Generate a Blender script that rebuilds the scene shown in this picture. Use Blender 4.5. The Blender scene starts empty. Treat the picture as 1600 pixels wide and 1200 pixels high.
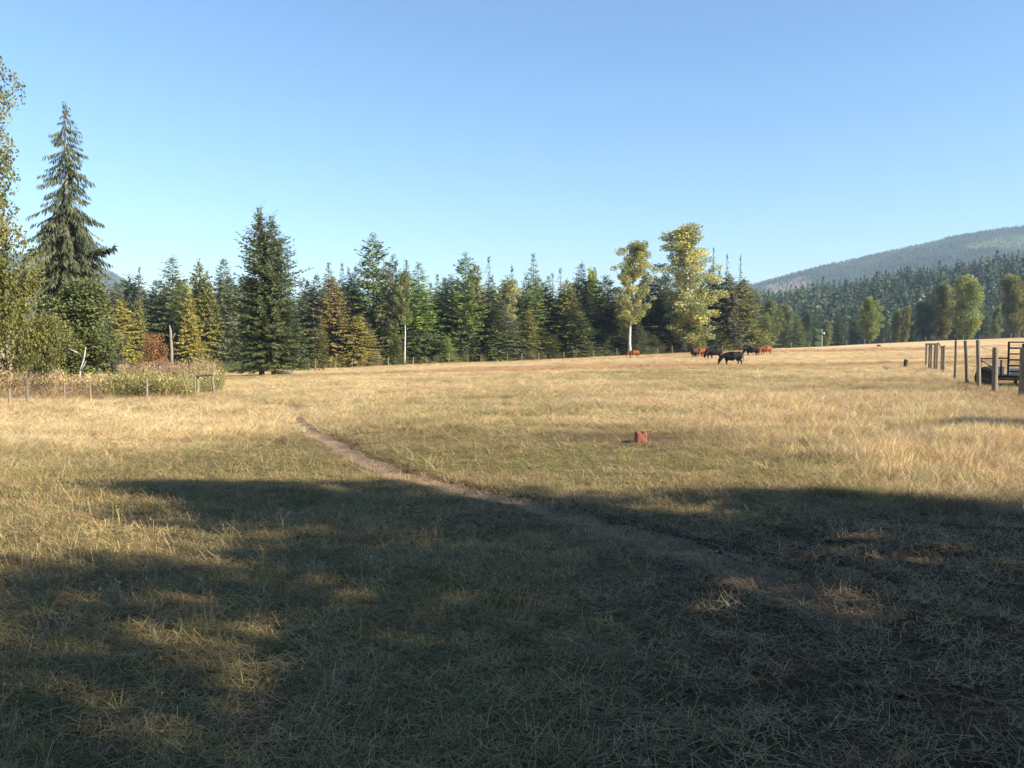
import bpy, bmesh, math, random
import numpy as np
from mathutils import Vector, Matrix

R = math.radians
random.seed(7)
SC = bpy.context.scene
COL = SC.collection

# ------------------------------------------------------------------ camera, sky, sun, exposure
F = 1256.0                      # focal length in photo pixels (photo 1600 x 1200)
HROW = 540.0                    # row of the level horizon
CAMZ = 1.6
PITCH = math.atan((600 - HROW) / F)
cam = bpy.data.cameras.new("camera")
cam.sensor_width = 36.0
cam.lens = 36.0 * F / 1600.0
cam.clip_start = 0.1
cam.clip_end = 20000
camo = bpy.data.objects.new("camera", cam)
COL.objects.link(camo)
camo.location = (0, 0, CAMZ)
camo.rotation_euler = (R(90) - PITCH, 0, 0)
SC.camera = camo

SUN_EL, SUN_AZ = R(30), math.atan2(0.90, -0.42)      # azimuth from +Y towards +X
world = bpy.data.worlds.new("World")
SC.world = world
world.use_nodes = True
wn = world.node_tree.nodes
sky = wn.new("ShaderNodeTexSky")
sky.sky_type = 'NISHITA'
sky.sun_disc = False
sky.sun_elevation = SUN_EL
sky.sun_rotation = SUN_AZ
sky.altitude = 600
sky.air_density = 1.5
sky.dust_density = 0.0
sky.ozone_density = 7.0
world.node_tree.links.new(sky.outputs[0], wn["Background"].inputs[0])
wn["Background"].inputs[1].default_value = 0.068
sl = bpy.data.lights.new("sun", 'SUN')
sl.energy = 5.0
sl.angle = R(0.53)
sl.color = (1.0, 0.91, 0.78)
so = bpy.data.objects.new("sun", sl)
COL.objects.link(so)
SUNV = Vector((math.sin(SUN_AZ) * math.cos(SUN_EL), math.cos(SUN_AZ) * math.cos(SUN_EL), math.sin(SUN_EL)))
so.rotation_euler = SUNV.to_track_quat('Z', 'Y').to_euler()
so.location = (60, -30, 40)
SC.view_settings.view_transform = 'Standard'
SC.view_settings.look = 'None'
SC.view_settings.exposure = 1.58
SC.view_settings.gamma = 1.0
SC.render.engine = 'CYCLES'
SC.cycles.max_bounces = 6
SC.cycles.diffuse_bounces = 3
SC.cycles.glossy_bounces = 2
SC.cycles.transmission_bounces = 3
SC.cycles.volume_bounces = 0
SC.cycles.use_denoising = True

# ------------------------------------------------------------------ noise and terrain
def _hash(ix, iy, s):
    h = (ix.astype(np.int64) * 374761393 + iy.astype(np.int64) * 668265263 + s * 1442695041) & 0x7fffffff
    h = ((h ^ (h >> 13)) * 1274126177) & 0x7fffffff
    return ((h ^ (h >> 16)) & 0xffff) / 65535.0

def vnoise(x, y, s=0):
    x = np.asarray(x, float); y = np.asarray(y, float)
    ix = np.floor(x); iy = np.floor(y)
    fx = x - ix; fy = y - iy
    fx = fx * fx * (3 - 2 * fx); fy = fy * fy * (3 - 2 * fy)
    a = _hash(ix, iy, s); b = _hash(ix + 1, iy, s); c = _hash(ix, iy + 1, s); d = _hash(ix + 1, iy + 1, s)
    return (a * (1 - fx) + b * fx) * (1 - fy) + (c * (1 - fx) + d * fx) * fy

def fbm(x, y, s=0, o=4):
    v = 0; a = 0.5; t = 0
    for i in range(o):
        v = v + a * vnoise(x * 2 ** i, y * 2 ** i, s + i * 17); t += a; a *= 0.5
    return v / t

def sstep(a, b, x):
    t = np.clip((np.asarray(x, float) - a) / (b - a), 0, 1)
    return t * t * (3 - 2 * t)

E_U = np.array([-0.9, -0.48, -0.24, 0.0, 0.16, 0.273, 0.40, 0.48, 0.637, 0.9])
E_Y = np.array([70., 85, 105, 120, 130, 147, 190, 215, 235, 250])
E_R = np.array([602., 596, 576, 564, 554, 548, 541, 535, 527, 518])
E_Z = CAMZ - (E_R - HROW) * E_Y / F
edge_y = lambda u: np.interp(u, E_U, E_Y)

PATH_PX = [(455, 626), (463, 648), (480, 668), (528, 692), (568, 717), (620, 740), (690, 757), (760, 772),
           (850, 795), (950, 823), (1050, 853), (1150, 884), (1250, 925), (1380, 985)]
def _flat(px, py):
    d = Vector((px - 800, F, 600 - py)); d.rotate(Matrix.Rotation(-PITCH, 3, 'X'))
    t = CAMZ / -d.z
    return d.x * t, d.y * t
_pp = np.array([_flat(*p) for p in PATH_PX])
_tt = np.linspace(0, 1, len(_pp)); _ts = np.linspace(0, 1, 220)
def _smooth(a):
    b = np.interp(_ts, _tt, a)
    k = np.ones(17) / 17
    return np.convolve(np.pad(b, 8, mode='edge'), k, 'valid')
PATH = np.stack([_smooth(_pp[:, 0]), _smooth(_pp[:, 1])], 1)

def path_dist(x, y):
    x = np.asarray(x, float); y = np.asarray(y, float)
    d = np.full(x.shape, 9.0)
    m = (x > -9) & (x < 5) & (y > 2) & (y < 26)
    if m.any():
        px, py = x[m], y[m]
        best = np.full(px.shape, 9.0)
        for q in PATH[::2]:
            best = np.minimum(best, np.hypot(px - q[0], py - q[1]))
        d[m] = best
    return d

def churn(x, y):
    """bare trodden soil: strong along the near end of the trail and to the near right"""
    c = sstep(-0.4, 2.2, x + (5.5 - y) * 0.15) * (1 - sstep(5.8, 8.4, y - 0.15 * x)) * 1.2
    return np.clip(c + (fbm(x * 0.6, y * 0.6, 5) - 0.5) * 0.5 * sstep(-1, 1, x) * (1 - sstep(8, 11, y)), 0, 1)

def terrain(x, y, pd=None):
    x = np.asarray(x, float); y = np.asarray(y, float)
    ys = np.maximum(y, 3.0)
    u = np.clip(x / ys, -0.9, 0.9)
    ye = edge_y(u); ze = np.interp(u, E_U, E_Z)
    t = np.maximum((y - 6) / (ye - 6), 0)
    z = ze * np.minimum(t, 1.0) ** 1.6
    over = np.maximum(y - ye, 0)
    z = z - sstep(0.30, 0.45, u) * np.minimum(over * 0.03, 6) * sstep(4, 40, over)
    far = sstep(20, 60, y)
    z = z + (fbm(x * 0.05, y * 0.05, 3, 3) - 0.5) * 0.5 * sstep(15, 50, y) * (1 - 0.6 * sstep(.9, 1.0, t))
    z = z + (fbm(x * 0.9, y * 0.9, 9, 3) - 0.5) * 0.07 * (1 - far)
    if pd is None:
        pd = path_dist(x, y)
    c = churn(x, y)
    z = z + (fbm(x * 3.2, y * 3.2, 21, 2) - 0.5) * 0.09 * c * sstep(.2, .5, pd)
    z = z - 0.05 * np.exp(-(pd / 0.22) ** 2)
    return z

def tz(x, y):
    return float(terrain(np.array([x]), np.array([y]))[0])

def ray(px, py):
    d = Vector((px - 800, F, 600 - py)); d.rotate(Matrix.Rotation(-PITCH, 3, 'X'))
    return d / d.y

_ys = np.concatenate([np.arange(2.5, 40, 0.05), np.arange(40, 400, 0.3)])
def ground_at(px, py):
    d = ray(px, py)
    g = CAMZ + d.z * _ys - terrain(d.x * _ys, _ys)
    i = np.argmax(g <= 0)
    if g[i] > 0: i = len(_ys) - 1
    y = _ys[i]
    return float(d.x * y), float(y), tz(d.x * y, y)

def at_dist(px, y):
    x = (px - 800) / F * y
    return x, y, tz(x, y)

def row_z(py, y):
    return CAMZ + ray(800, py).z * y

# ------------------------------------------------------------------ object helpers
def tag(o, label=None, cat=None, group=None, kind=None):
    if label: o["label"] = label
    if cat: o["category"] = cat
    if group: o["group"] = group
    if kind: o["kind"] = kind
    return o

def empty(name, loc=(0, 0, 0), rz=0):
    o = bpy.data.objects.new(name, None)
    COL.objects.link(o)
    o.location = loc; o.rotation_euler = (0, 0, rz)
    o.empty_display_size = 0.2
    return o

def np_mesh(name, V, Fs, mat=None, smooth=False, var=None, col=None):
    """V (n,3); Fs list of (m,k) index arrays; var per-vertex float; col per-vertex rgb"""
    me = bpy.data.meshes.new(name)
    V = np.asarray(V, np.float32)
    Fs = [np.asarray(f, np.int32) for f in Fs if len(f)]
    nl = sum(f.size for f in Fs); nf = sum(len(f) for f in Fs)
    me.vertices.add(len(V)); me.vertices.foreach_set("co", V.ravel())
    me.loops.add(nl); me.polygons.add(nf)
    me.loops.foreach_set("vertex_index", np.concatenate([f.ravel() for f in Fs]) if Fs else np.zeros(0, np.int32))
    tot = np.concatenate([np.full(len(f), f.shape[1], np.int32) for f in Fs])
    st = np.concatenate([[0], np.cumsum(tot)[:-1]]).astype(np.int32)
    me.polygons.foreach_set("loop_start", st)
    try: me.polygons.foreach_set("loop_total", tot)
    except Exception: pass
    if smooth: me.polygons.foreach_set("use_smooth", np.ones(nf, bool))
    me.update(calc_edges=True)
    if var is not None:
        a = me.attributes.new("var", 'FLOAT', 'POINT'); a.data.foreach_set("value", np.asarray(var, np.float32))
    if col is not None:
        a = me.attributes.new("tint", 'FLOAT_COLOR', 'POINT')
        c = np.ones((len(V), 4), np.float32); c[:, :3] = col
        a.data.foreach_set("color", c.ravel())
    if mat: me.materials.append(mat)
    return me

def link(name, me, parent=None, loc=None):
    o = bpy.data.objects.new(name, me)
    COL.objects.link(o)
    if parent: o.parent = parent
    if loc is not None: o.location = loc
    return o

class MB:
    """collects boxes and tubes in one mesh"""
    def __init__(s): s.v = []; s.f = []
    def box(s, c, d, rot=None):
        b = len(s.v)
        for sx, sy, sz in [(-1,-1,-1),(1,-1,-1),(1,1,-1),(-1,1,-1),(-1,-1,1),(1,-1,1),(1,1,1),(-1,1,1)]:
            p = Vector((sx * d[0] / 2, sy * d[1] / 2, sz * d[2] / 2))
            if rot is not None: p = rot @ p
            s.v.append(tuple(p + Vector(c)))
        for q in [(0,3,2,1),(4,5,6,7),(0,1,5,4),(1,2,6,5),(2,3,7,6),(3,0,4,7)]:
            s.f.append(tuple(b + i for i in q))
        return s
    def tube(s, pts, rad, n=8, cap=True, wob=0.0, rnd=random):
        pts = [Vector(p) for p in pts]
        if not hasattr(rad, '__len__'): rad = [rad] * len(pts)
        b = len(s.v)
        for i, p in enumerate(pts):
            t = (pts[min(i + 1, len(pts) - 1)] - pts[max(i - 1, 0)]).normalized()
            a = t.orthogonal().normalized() if abs(t.z) < 0.9 else (Vector((1, 0, 0)) - t * t.x).normalized()
            c = t.cross(a)
            for k in range(n):
                w = 2 * math.pi * k / n
                r = rad[i] * (1 + wob * (rnd.random() - 0.5))
                s.v.append(tuple(p + (a * math.cos(w) + c * math.sin(w)) * r))
        for i in range(len(pts) - 1):
            for k in range(n):
                k2 = (k + 1) % n
                s.f.append((b + i * n + k, b + i * n + k2, b + (i + 1) * n + k2, b + (i + 1) * n + k))
        if cap:
            s.f.append(tuple(b + k for k in range(n))[::-1])
            e = b + (len(pts) - 1) * n
            s.f.append(tuple(e + k for k in range(n)))
        return s
    def mesh(s, name, mat=None, smooth=False, bevel=0):
        me = bpy.data.meshes.new(name)
        me.from_pydata(s.v, [], s.f)
        if bevel:
            bm = bmesh.new(); bm.from_mesh(me)
            bmesh.ops.bevel(bm, geom=bm.edges[:], offset=bevel, segments=1, affect='EDGES')
            bm.to_mesh(me); bm.free()
        if smooth: me.polygons.foreach_set("use_smooth", [True] * len(me.polygons))
        if mat: me.materials.append(mat)
        return me
    def obj(s, name, mat, parent=None, **k):
        return link(name, s.mesh(name, mat, **k), parent)

# ------------------------------------------------------------------ materials
def newmat(name):
    m = bpy.data.materials.new(name); m.use_nodes = True
    nt = m.node_tree; b = nt.nodes["Principled BSDF"]
    b.inputs["Specular IOR Level"].default_value = 0.25
    return m, nt, b

def N(nt, typ, **k):
    n = nt.nodes.new(typ)
    for a, v in k.items():
        if a.startswith("i_"): n.inputs[a[2:].replace("_", " ")].default_value = v
        else: setattr(n, a, v)
    return n

def mixrgb(nt, a, b, fac, mode='MIX'):
    m = nt.nodes.new("ShaderNodeMix"); m.data_type = 'RGBA'; m.blend_type = mode
    for s, v in ((m.inputs[0], fac), (m.inputs[6], a), (m.inputs[7], b)):
        if hasattr(v, 'is_output') or isinstance(v, bpy.types.NodeSocket): nt.links.new(v, s)
        else: s.default_value = v if not isinstance(v, tuple) else (*v, 1)
    return m.outputs[2]

def ramp(nt, src, stops):
    r = nt.nodes.new("ShaderNodeValToRGB")
    while len(r.color_ramp.elements) < len(stops): r.color_ramp.elements.new(0.5)
    for e, (p, c) in zip(r.color_ramp.elements, stops):
        e.position = p; e.color = (*c, 1) if isinstance(c, tuple) else (c, c, c, 1)
    nt.links.new(src, r.inputs[0])
    return r.outputs[0]

def foliage_mat(name, instanced=False, transl=0.3):
    m, nt, b = newmat(name)
    if instanced:
        base = N(nt, "ShaderNodeAttribute", attribute_type='INSTANCER', attribute_name="tint").outputs["Color"]
    else:
        base = N(nt, "ShaderNodeObjectInfo").outputs["Color"]
    va = N(nt, "ShaderNodeAttribute", attribute_type='GEOMETRY', attribute_name="var").outputs["Fac"]
    br = ramp(nt, va, [(0.0, (0.55, 0.62, 0.60)), (0.5, (1.0, 1.0, 1.0)), (1.0, (1.75, 1.5, 1.05))])
    c = mixrgb(nt, base, br, 1.0, 'MULTIPLY')
    nt.links.new(c, b.inputs["Base Color"])
    b.inputs["Roughness"].default_value = 0.55
    b.inputs["Specular IOR Level"].default_value = 0.2
    tr = nt.nodes.new("ShaderNodeBsdfTranslucent")
    nt.links.new(c, tr.inputs[0])
    mx = nt.nodes.new("ShaderNodeMixShader"); mx.inputs[0].default_value = transl
    nt.links.new(b.outputs[0], mx.inputs[1]); nt.links.new(tr.outputs[0], mx.inputs[2])
    nt.links.new(mx.outputs[0], nt.nodes["Material Output"].inputs[0])
    return m

FOL = foliage_mat("foliage")
FOLI = foliage_mat("foliage_far", True)

def wood_mat(name, c1, c2, scale=(30, 30, 2.5), rough=0.85, bump=0.4, objcol=False):
    m, nt, b = newmat(name)
    tc = N(nt, "ShaderNodeTexCoord"); mp = N(nt, "ShaderNodeMapping")
    mp.inputs["Scale"].default_value = scale
    nt.links.new(tc.outputs["Object"], mp.inputs[0])
    no = N(nt, "ShaderNodeTexNoise", i_Scale=1.0, i_Detail=6.0, i_Roughness=0.65)
    nt.links.new(mp.outputs[0], no.inputs[0])
    c = ramp(nt, no.outputs[0], [(0.3, c1), (0.7, c2)])
    if objcol:
        c = mixrgb(nt, c, N(nt, "ShaderNodeObjectInfo").outputs["Color"], 1.0, 'MULTIPLY')
    else:
        oi = N(nt, "ShaderNodeObjectInfo")
        c = mixrgb(nt, c, ramp(nt, oi.outputs["Random"], [(0, (0.75, 0.74, 0.72)), (1, (1.2, 1.17, 1.1))]), 1.0, 'MULTIPLY')
    nt.links.new(c, b.inputs["Base Color"])
    b.inputs["Roughness"].default_value = rough
    bp = N(nt, "ShaderNodeBump", i_Strength=bump, i_Distance=0.02)
    nt.links.new(no.outputs[0], bp.inputs["Height"]); nt.links.new(bp.outputs[0], b.inputs["Normal"])
    return m

BARK = wood_mat("bark", (0.45, 0.45, 0.45), (1.5, 1.5, 1.5), scale=(6, 6, 1.2), objcol=True)
POSTW = wood_mat("weathered_post_wood", (0.10, 0.08, 0.06), (0.27, 0.225, 0.175))
DEADW = wood_mat("dead_wood", (0.15, 0.125, 0.105), (0.28, 0.24, 0.20))

def birch_mat():
    m, nt, b = newmat("white_bark")
    tc = N(nt, "ShaderNodeTexCoord"); mp = N(nt, "ShaderNodeMapping")
    mp.inputs["Scale"].default_value = (2.2, 2.2, 3.2)
    nt.links.new(tc.outputs["Object"], mp.inputs[0])
    no = N(nt, "ShaderNodeTexNoise", i_Scale=1.0, i_Detail=5.0, i_Roughness=0.7)
    nt.links.new(mp.outputs[0], no.inputs[0])
    c = ramp(nt, no.outputs[0], [(0.34, (0.09, 0.08, 0.07)), (0.45, (0.38, 0.36, 0.32)), (0.8, (0.56, 0.54, 0.49))])
    nt.links.new(c, b.inputs["Base Color"]); b.inputs["Roughness"].default_value = 0.8
    return m
BIRCH = birch_mat()

def plain(name, c, rough=0.7, metal=0.0, var=0.25, scale=14.0, bump=0.15):
    m, nt, b = newmat(name)
    tc = N(nt, "ShaderNodeTexCoord")
    no = N(nt, "ShaderNodeTexNoise", i_Scale=scale, i_Detail=5.0, i_Roughness=0.6)
    nt.links.new(tc.outputs["Object"], no.inputs[0])
    lo = tuple(x * (1 - var) for x in c); hi = tuple(x * (1 + var) for x in c)
    nt.links.new(ramp(nt, no.outputs[0], [(0.3, lo), (0.7, hi)]), b.inputs["Base Color"])
    b.inputs["Roughness"].default_value = rough; b.inputs["Metallic"].default_value = metal
    bp = N(nt, "ShaderNodeBump", i_Strength=bump, i_Distance=0.02)
    nt.links.new(no.outputs[0], bp.inputs["Height"]); nt.links.new(bp.outputs[0], b.inputs["Normal"])
    return m

def ground_mat(name, rough_dirt=False):
    m, nt, b = newmat(name)
    base = N(nt, "ShaderNodeAttribute", attribute_type='GEOMETRY', attribute_name="tint").outputs["Color"]
    tc = N(nt, "ShaderNodeTexCoord")
    n1 = N(nt, "ShaderNodeTexNoise", i_Scale=26.0, i_Detail=8.0, i_Roughness=0.75)
    n2 = N(nt, "ShaderNodeTexNoise", i_Scale=1.3, i_Detail=7.0, i_Roughness=0.7)
    n3 = N(nt, "ShaderNodeTexNoise", i_Scale=95.0, i_Detail=4.0, i_Roughness=0.7)
    for n in (n1, n2, n3): nt.links.new(tc.outputs["Object"], n.inputs[0])
    a = ramp(nt, n1.outputs[0], [(0.30, (0.50, 0.50, 0.50)), (0.5, (0.95, 0.95, 0.95)), (0.72, (1.55, 1.5, 1.4))])
    c = mixrgb(nt, base, a, 1.0, 'MULTIPLY')
    c2 = ramp(nt, n2.outputs[0], [(0.3, (0.72, 0.74, 0.72)), (0.7, (1.25, 1.22, 1.2))])
    c = mixrgb(nt, c, c2, 1.0, 'MULTIPLY')
    c3 = ramp(nt, n3.outputs[0], [(0.35, (0.7, 0.7, 0.7)), (0.65, (1.3, 1.3, 1.3))])
    c = mixrgb(nt, c, c3, 1.0, 'MULTIPLY')
    nt.links.new(c, b.inputs["Base Color"])
    b.inputs["Roughness"].default_value = 0.95; b.inputs["Specular IOR Level"].default_value = 0.05
    bp = N(nt, "ShaderNodeBump", i_Strength=0.9, i_Distance=0.03 if not rough_dirt else 0.02)
    nt.links.new(n1.outputs[0], bp.inputs["Height"]); nt.links.new(bp.outputs[0], b.inputs["Normal"])
    return m
GROUND = ground_mat("field_ground")
PATHM = ground_mat("path_soil", True)

def grass_mat():
    m, nt, b = newmat("grass_blades")
    base = N(nt, "ShaderNodeAttribute", attribute_type='INSTANCER', attribute_name="tint").outputs["Color"]
    va = N(nt, "ShaderNodeAttribute", attribute_type='GEOMETRY', attribute_name="var").outputs["Fac"]
    c = mixrgb(nt, base, ramp(nt, va, [(0, (0.6, 0.62, 0.6)), (0.6, (1.0, 1.0, 1.0)), (1, (1.5, 1.42, 1.3))]), 1.0, 'MULTIPLY')
    nt.links.new(c, b.inputs["Base Color"]); b.inputs["Roughness"].default_value = 0.6
    tr = nt.nodes.new("ShaderNodeBsdfTranslucent"); nt.links.new(c, tr.inputs[0])
    mx = nt.nodes.new("ShaderNodeMixShader"); mx.inputs[0].default_value = 0.25
    nt.links.new(b.outputs[0], mx.inputs[1]); nt.links.new(tr.outputs[0], mx.inputs[2])
    nt.links.new(mx.outputs[0], nt.nodes["Material Output"].inputs[0])
    return m
GRASSM = grass_mat()

# ------------------------------------------------------------------ colours that belong to the sward
C_GOLD = np.array((0.53, 0.395, 0.205)); C_PALE = np.array((0.60, 0.475, 0.28)); C_RUST = np.array((0.36, 0.215, 0.110))
C_GREEN = np.array((0.175, 0.170, 0.052)); C_OLIVE = np.array((0.270, 0.220, 0.098)); C_DIRT = np.array((0.090, 0.057, 0.035))
C_GREY = np.array((0.17, 0.118, 0.060))

def sward(x, y):
    """returns (colour, tallness 0..1, greenness, bare soil) of the grass at x, y"""
    x = np.asarray(x, float); y = np.asarray(y, float)
    n1 = fbm(x * 0.35, y * 0.35, 31); n2 = fbm(x * 0.10, y * 0.16, 41); n3 = fbm(x * 1.7, y * 1.7, 51, 3)
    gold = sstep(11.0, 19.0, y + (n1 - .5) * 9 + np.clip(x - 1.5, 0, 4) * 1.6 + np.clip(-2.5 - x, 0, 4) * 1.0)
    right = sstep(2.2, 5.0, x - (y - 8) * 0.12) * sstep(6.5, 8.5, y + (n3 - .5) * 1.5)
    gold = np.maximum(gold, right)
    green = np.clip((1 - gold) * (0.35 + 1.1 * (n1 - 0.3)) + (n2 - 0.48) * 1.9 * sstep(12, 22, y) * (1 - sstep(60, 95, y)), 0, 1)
    rust = sstep(0.52, 0.68, fbm(x * 0.022 + 3, y * 0.075, 61)) * sstep(24, 44, y) * 0.9
    rust = np.maximum(rust, sstep(45, 90, y) * 0.35 * n2 * 1.6)
    bare = np.clip(churn(x, y), 0, 1)
    lick = np.exp(-(((x - 2.0) / 1.6) ** 2 + ((y - 13.8) / 0.9) ** 2))
    bare = np.maximum(bare, np.clip(lick * 1.0 * (0.3 + n3), 0, .8))
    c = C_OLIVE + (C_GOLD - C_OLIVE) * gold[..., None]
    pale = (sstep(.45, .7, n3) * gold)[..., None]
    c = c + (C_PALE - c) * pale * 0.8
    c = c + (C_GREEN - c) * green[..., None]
    c = c + (C_RUST - c) * rust[..., None]
    c = c + (C_GREY - c) * ((1 - gold) * sstep(.5, .75, fbm(x * .8, y * .8, 77)) * .8)[..., None]
    return c, gold, green, bare

# ------------------------------------------------------------------ ground, path
def axis(lo, a, b, hi, fine, grow=1.12, maxs=80.0):
    mid = list(np.arange(a, b + 1e-6, fine))
    up = []; s = fine; v = b
    while v < hi: s = min(s * grow, maxs); v += s; up.append(min(v, hi))
    dn = []; s = fine; v = a
    while v > lo: s = min(s * grow, maxs); v -= s; dn.append(max(v, lo))
    return np.array(dn[::-1] + mid + up)

gx = axis(-3000, -7.0, 9.0, 3000, 0.06, 1.07)
gy = axis(-300, 2.4, 13.0, 3000, 0.06, 1.045)
GX, GY = np.meshgrid(gx, gy)
PD = path_dist(GX.ravel(), GY.ravel())
gz = terrain(GX.ravel(), GY.ravel(), PD)
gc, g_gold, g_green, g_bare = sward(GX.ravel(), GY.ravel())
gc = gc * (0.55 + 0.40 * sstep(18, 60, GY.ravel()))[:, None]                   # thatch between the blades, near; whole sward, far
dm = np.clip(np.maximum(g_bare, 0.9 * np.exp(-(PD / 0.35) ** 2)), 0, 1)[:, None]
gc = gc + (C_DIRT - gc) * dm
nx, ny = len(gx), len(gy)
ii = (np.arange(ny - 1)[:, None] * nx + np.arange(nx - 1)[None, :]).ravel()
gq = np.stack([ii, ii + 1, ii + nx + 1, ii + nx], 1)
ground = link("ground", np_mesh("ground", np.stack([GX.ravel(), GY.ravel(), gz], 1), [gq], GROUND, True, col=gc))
tag(ground, kind="structure")

def build_path():
    n = 260; k = 11
    t = np.linspace(0, 1, n)
    cx = np.interp(t, _ts, PATH[:, 0]); cy = np.interp(t, _ts, PATH[:, 1])
    tx = np.gradient(cx); ty = np.gradient(cy); L = np.hypot(tx, ty); tx /= L; ty /= L
    s = np.linspace(-1, 1, k)
    wl = 0.11 + 0.22 * fbm(t * 34, t * 0 + 1, 5) + 0.16 * sstep(.62, 1, t)
    wr = 0.11 + 0.22 * fbm(t * 40, t * 0 + 7, 8) + 0.16 * sstep(.62, 1, t)
    off = np.where(s[None, :] < 0, s[None, :] * wl[:, None], s[None, :] * wr[:, None])
    X = cx[:, None] - ty[:, None] * off; Y = cy[:, None] + tx[:, None] * off
    Z = terrain(X.ravel(), Y.ravel()) + 0.008
    edge = (np.abs(s)[None, :] * np.ones((n, 1))).ravel()
    Z = Z - 0.02 * (edge > 0.99)
    c = np.array((0.225, 0.155, 0.105)) * (0.55 + 0.9 * fbm(X.ravel() * 4, Y.ravel() * 4, 3))[:, None]
    c = c + (C_DIRT * 0.9 - c) * (edge ** 3 * 0.6)[:, None]
    c = c + (C_DIRT - c) * sstep(.70, 1.0, np.repeat(t, k))[:, None] * .8
    ii = (np.arange(n - 1)[:, None] * k + np.arange(k - 1)[None, :]).ravel()
    q = np.stack([ii, ii + 1, ii + k + 1, ii + k], 1)
    return link("path", np_mesh("path", np.stack([X.ravel(), Y.ravel(), Z], 1), [q], PATHM, True, col=c))
tag(build_path(), "narrow bare dirt cattle trail winding across the dry field", kind="structure")

# ------------------------------------------------------------------ hills and mountains
HILL_T = ([0.22, 0.28, 0.36, 0.44, 0.52, 0.59, 0.64, 0.80], [478, 462, 447, 428, 408, 395, 391, 388])
def hill_z(x, y):
    u = x / np.maximum(y, 1)
    ridge = CAMZ + (HROW - np.interp(u, *HILL_T)) * 690 / F - 22
    ridge = np.maximum(ridge, 3) * sstep(0.12, 0.27, u)
    s = sstep(360, 720, y)
    return -3 + (ridge + 3) * s + (fbm(x * 0.012, y * 0.012, 13) - .5) * 14 * s - sstep(740, 1000, y) * (ridge + 10)

MT_R = ([0.20, 0.295, 0.35, 0.41, 0.48, 0.54, 0.605, 0.637, 0.85], [470, 445, 426, 406, 386, 370, 357, 352, 335])
def mount_r(x, y):
    u = x / np.maximum(y, 1)
    crest = (HROW - np.interp(u, *MT_R)) * 2200 / F - 5
    s = np.clip((y - 1100) / 1100, 0, 1); s = s ** 0.9
    b = np.clip((y - 2200) / 900, 0, 1)
    spur = 26 * np.exp(-((y - 1480 - 300 * (u - .45)) / 130) ** 2) * sstep(.33, .40, u) * (1 - sstep(.56, .66, u))
    return -8 + (crest + 8) * (s - 0.55 * b) + (fbm(x * .004, y * .004, 23) - .5) * 90 * np.sin(np.pi * np.clip(s, 0, 1)) + spur

MT_L = ([-0.95, -0.70, -0.61, -0.56, -0.51, -0.475, -0.445, -0.41, -0.36, -0.2], [400, 398, 396, 400, 417, 438, 462, 490, 515, 530])
def mount_l(x, y):
    u = x / np.maximum(y, 1)
    crest = (HROW - np.interp(u, *MT_L)) * 2500 / F - 4
    s = np.clip((y - 1500) / 1000, 0, 1)
    b = np.clip((y - 2500) / 450, 0, 1)
    return -8 + (crest + 8) * (s - 0.5 * b) + (fbm(x * .005, y * .005, 29) - .5) * 36 * np.sin(np.pi * s)

def sheet(name, x0, x1, y0, y1, step, zf, colf, mat):
    xs = np.arange(x0, x1 + 1, step); ys = np.arange(y0, y1 + 1, step)
    X, Y = np.meshgrid(xs, ys); X = X.ravel(); Y = Y.ravel()
    n = len(xs); ii = (np.arange(len(ys) - 1)[:, None] * n + np.arange(n - 1)[None, :]).ravel()
    q = np.stack([ii, ii + 1, ii + n + 1, ii + n], 1)
    return link(name, np_mesh(name, np.stack([X, Y, zf(X, Y)], 1), [q], mat, True, col=colf(X, Y)))

def far_mat():
    m, nt, b = newmat("hill_cover")
    base = N(nt, "ShaderNodeAttribute", attribute_type='GEOMETRY', attribute_name="tint").outputs["Color"]
    tc = N(nt, "ShaderNodeTexCoord")
    n1 = N(nt, "ShaderNodeTexNoise", i_Scale=0.08, i_Detail=8.0, i_Roughness=0.7)
    nt.links.new(tc.outputs["Object"], n1.inputs[0])
    c = mixrgb(nt, base, ramp(nt, n1.outputs[0], [(0.3, (0.6, 0.6, 0.6)), (0.7, (1.35, 1.3, 1.25))]), 1.0, 'MULTIPLY')
    nt.links.new(c, b.inputs["Base Color"]); b.inputs["Roughness"].default_value = 1.0
    b.inputs["Specular IOR Level"].default_value = 0.0
    return m
FARM = far_mat()

def clearcut(x, y, z):
    """1 where the mountainside has been logged"""
    u = x / y; row = HROW - (z - CAMZ) / y * F
    n = fbm(x * .006, y * .006, 91)
    a = sstep(.355, .385, u) * (1 - sstep(.51, .55, u)) * np.exp(-((y - 1440 - 300 * (u - .45)) / 150) ** 2)
    b = sstep(.305, .32, u) * (1 - sstep(.34, .40, u)) * sstep(1650, 1800, y) * (1 - sstep(2080, 2160, y))
    return sstep(.38, .52, np.maximum(a, b * .9) * (0.55 + 0.8 * n))

def hill_col(X, Y): return np.array((0.045, 0.05, 0.025)) + 0 * X[:, None]
def mr_col(X, Y):
    z = mount_r(X, Y); cc = clearcut(X, np.maximum(Y, 1), z)[:, None]
    young = sstep(.46, .56, fbm(X * .004 + 9, Y * .0022, 33))[:, None]
    c = np.array((0.07, 0.095, 0.045)) + (np.array((0.12, 0.15, 0.065)) - np.array((0.05, 0.075, 0.04))) * young
    return c + (np.array((0.25, 0.19, 0.12)) - c) * cc * .85
def ml_col(X, Y): return np.array((0.05, 0.07, 0.05)) + 0 * X[:, None]
tag(sheet("hill", 40, 900, 300, 1000, 14, hill_z, hill_col, FARM), kind="structure")
tag(sheet("mountain", 200, 2300, 1050, 2950, 20, mount_r, mr_col, FARM), kind="structure")
tag(sheet("mountain", -2600, -300, 1450, 2950, 25, mount_l, ml_col, FARM), kind="structure")

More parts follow.
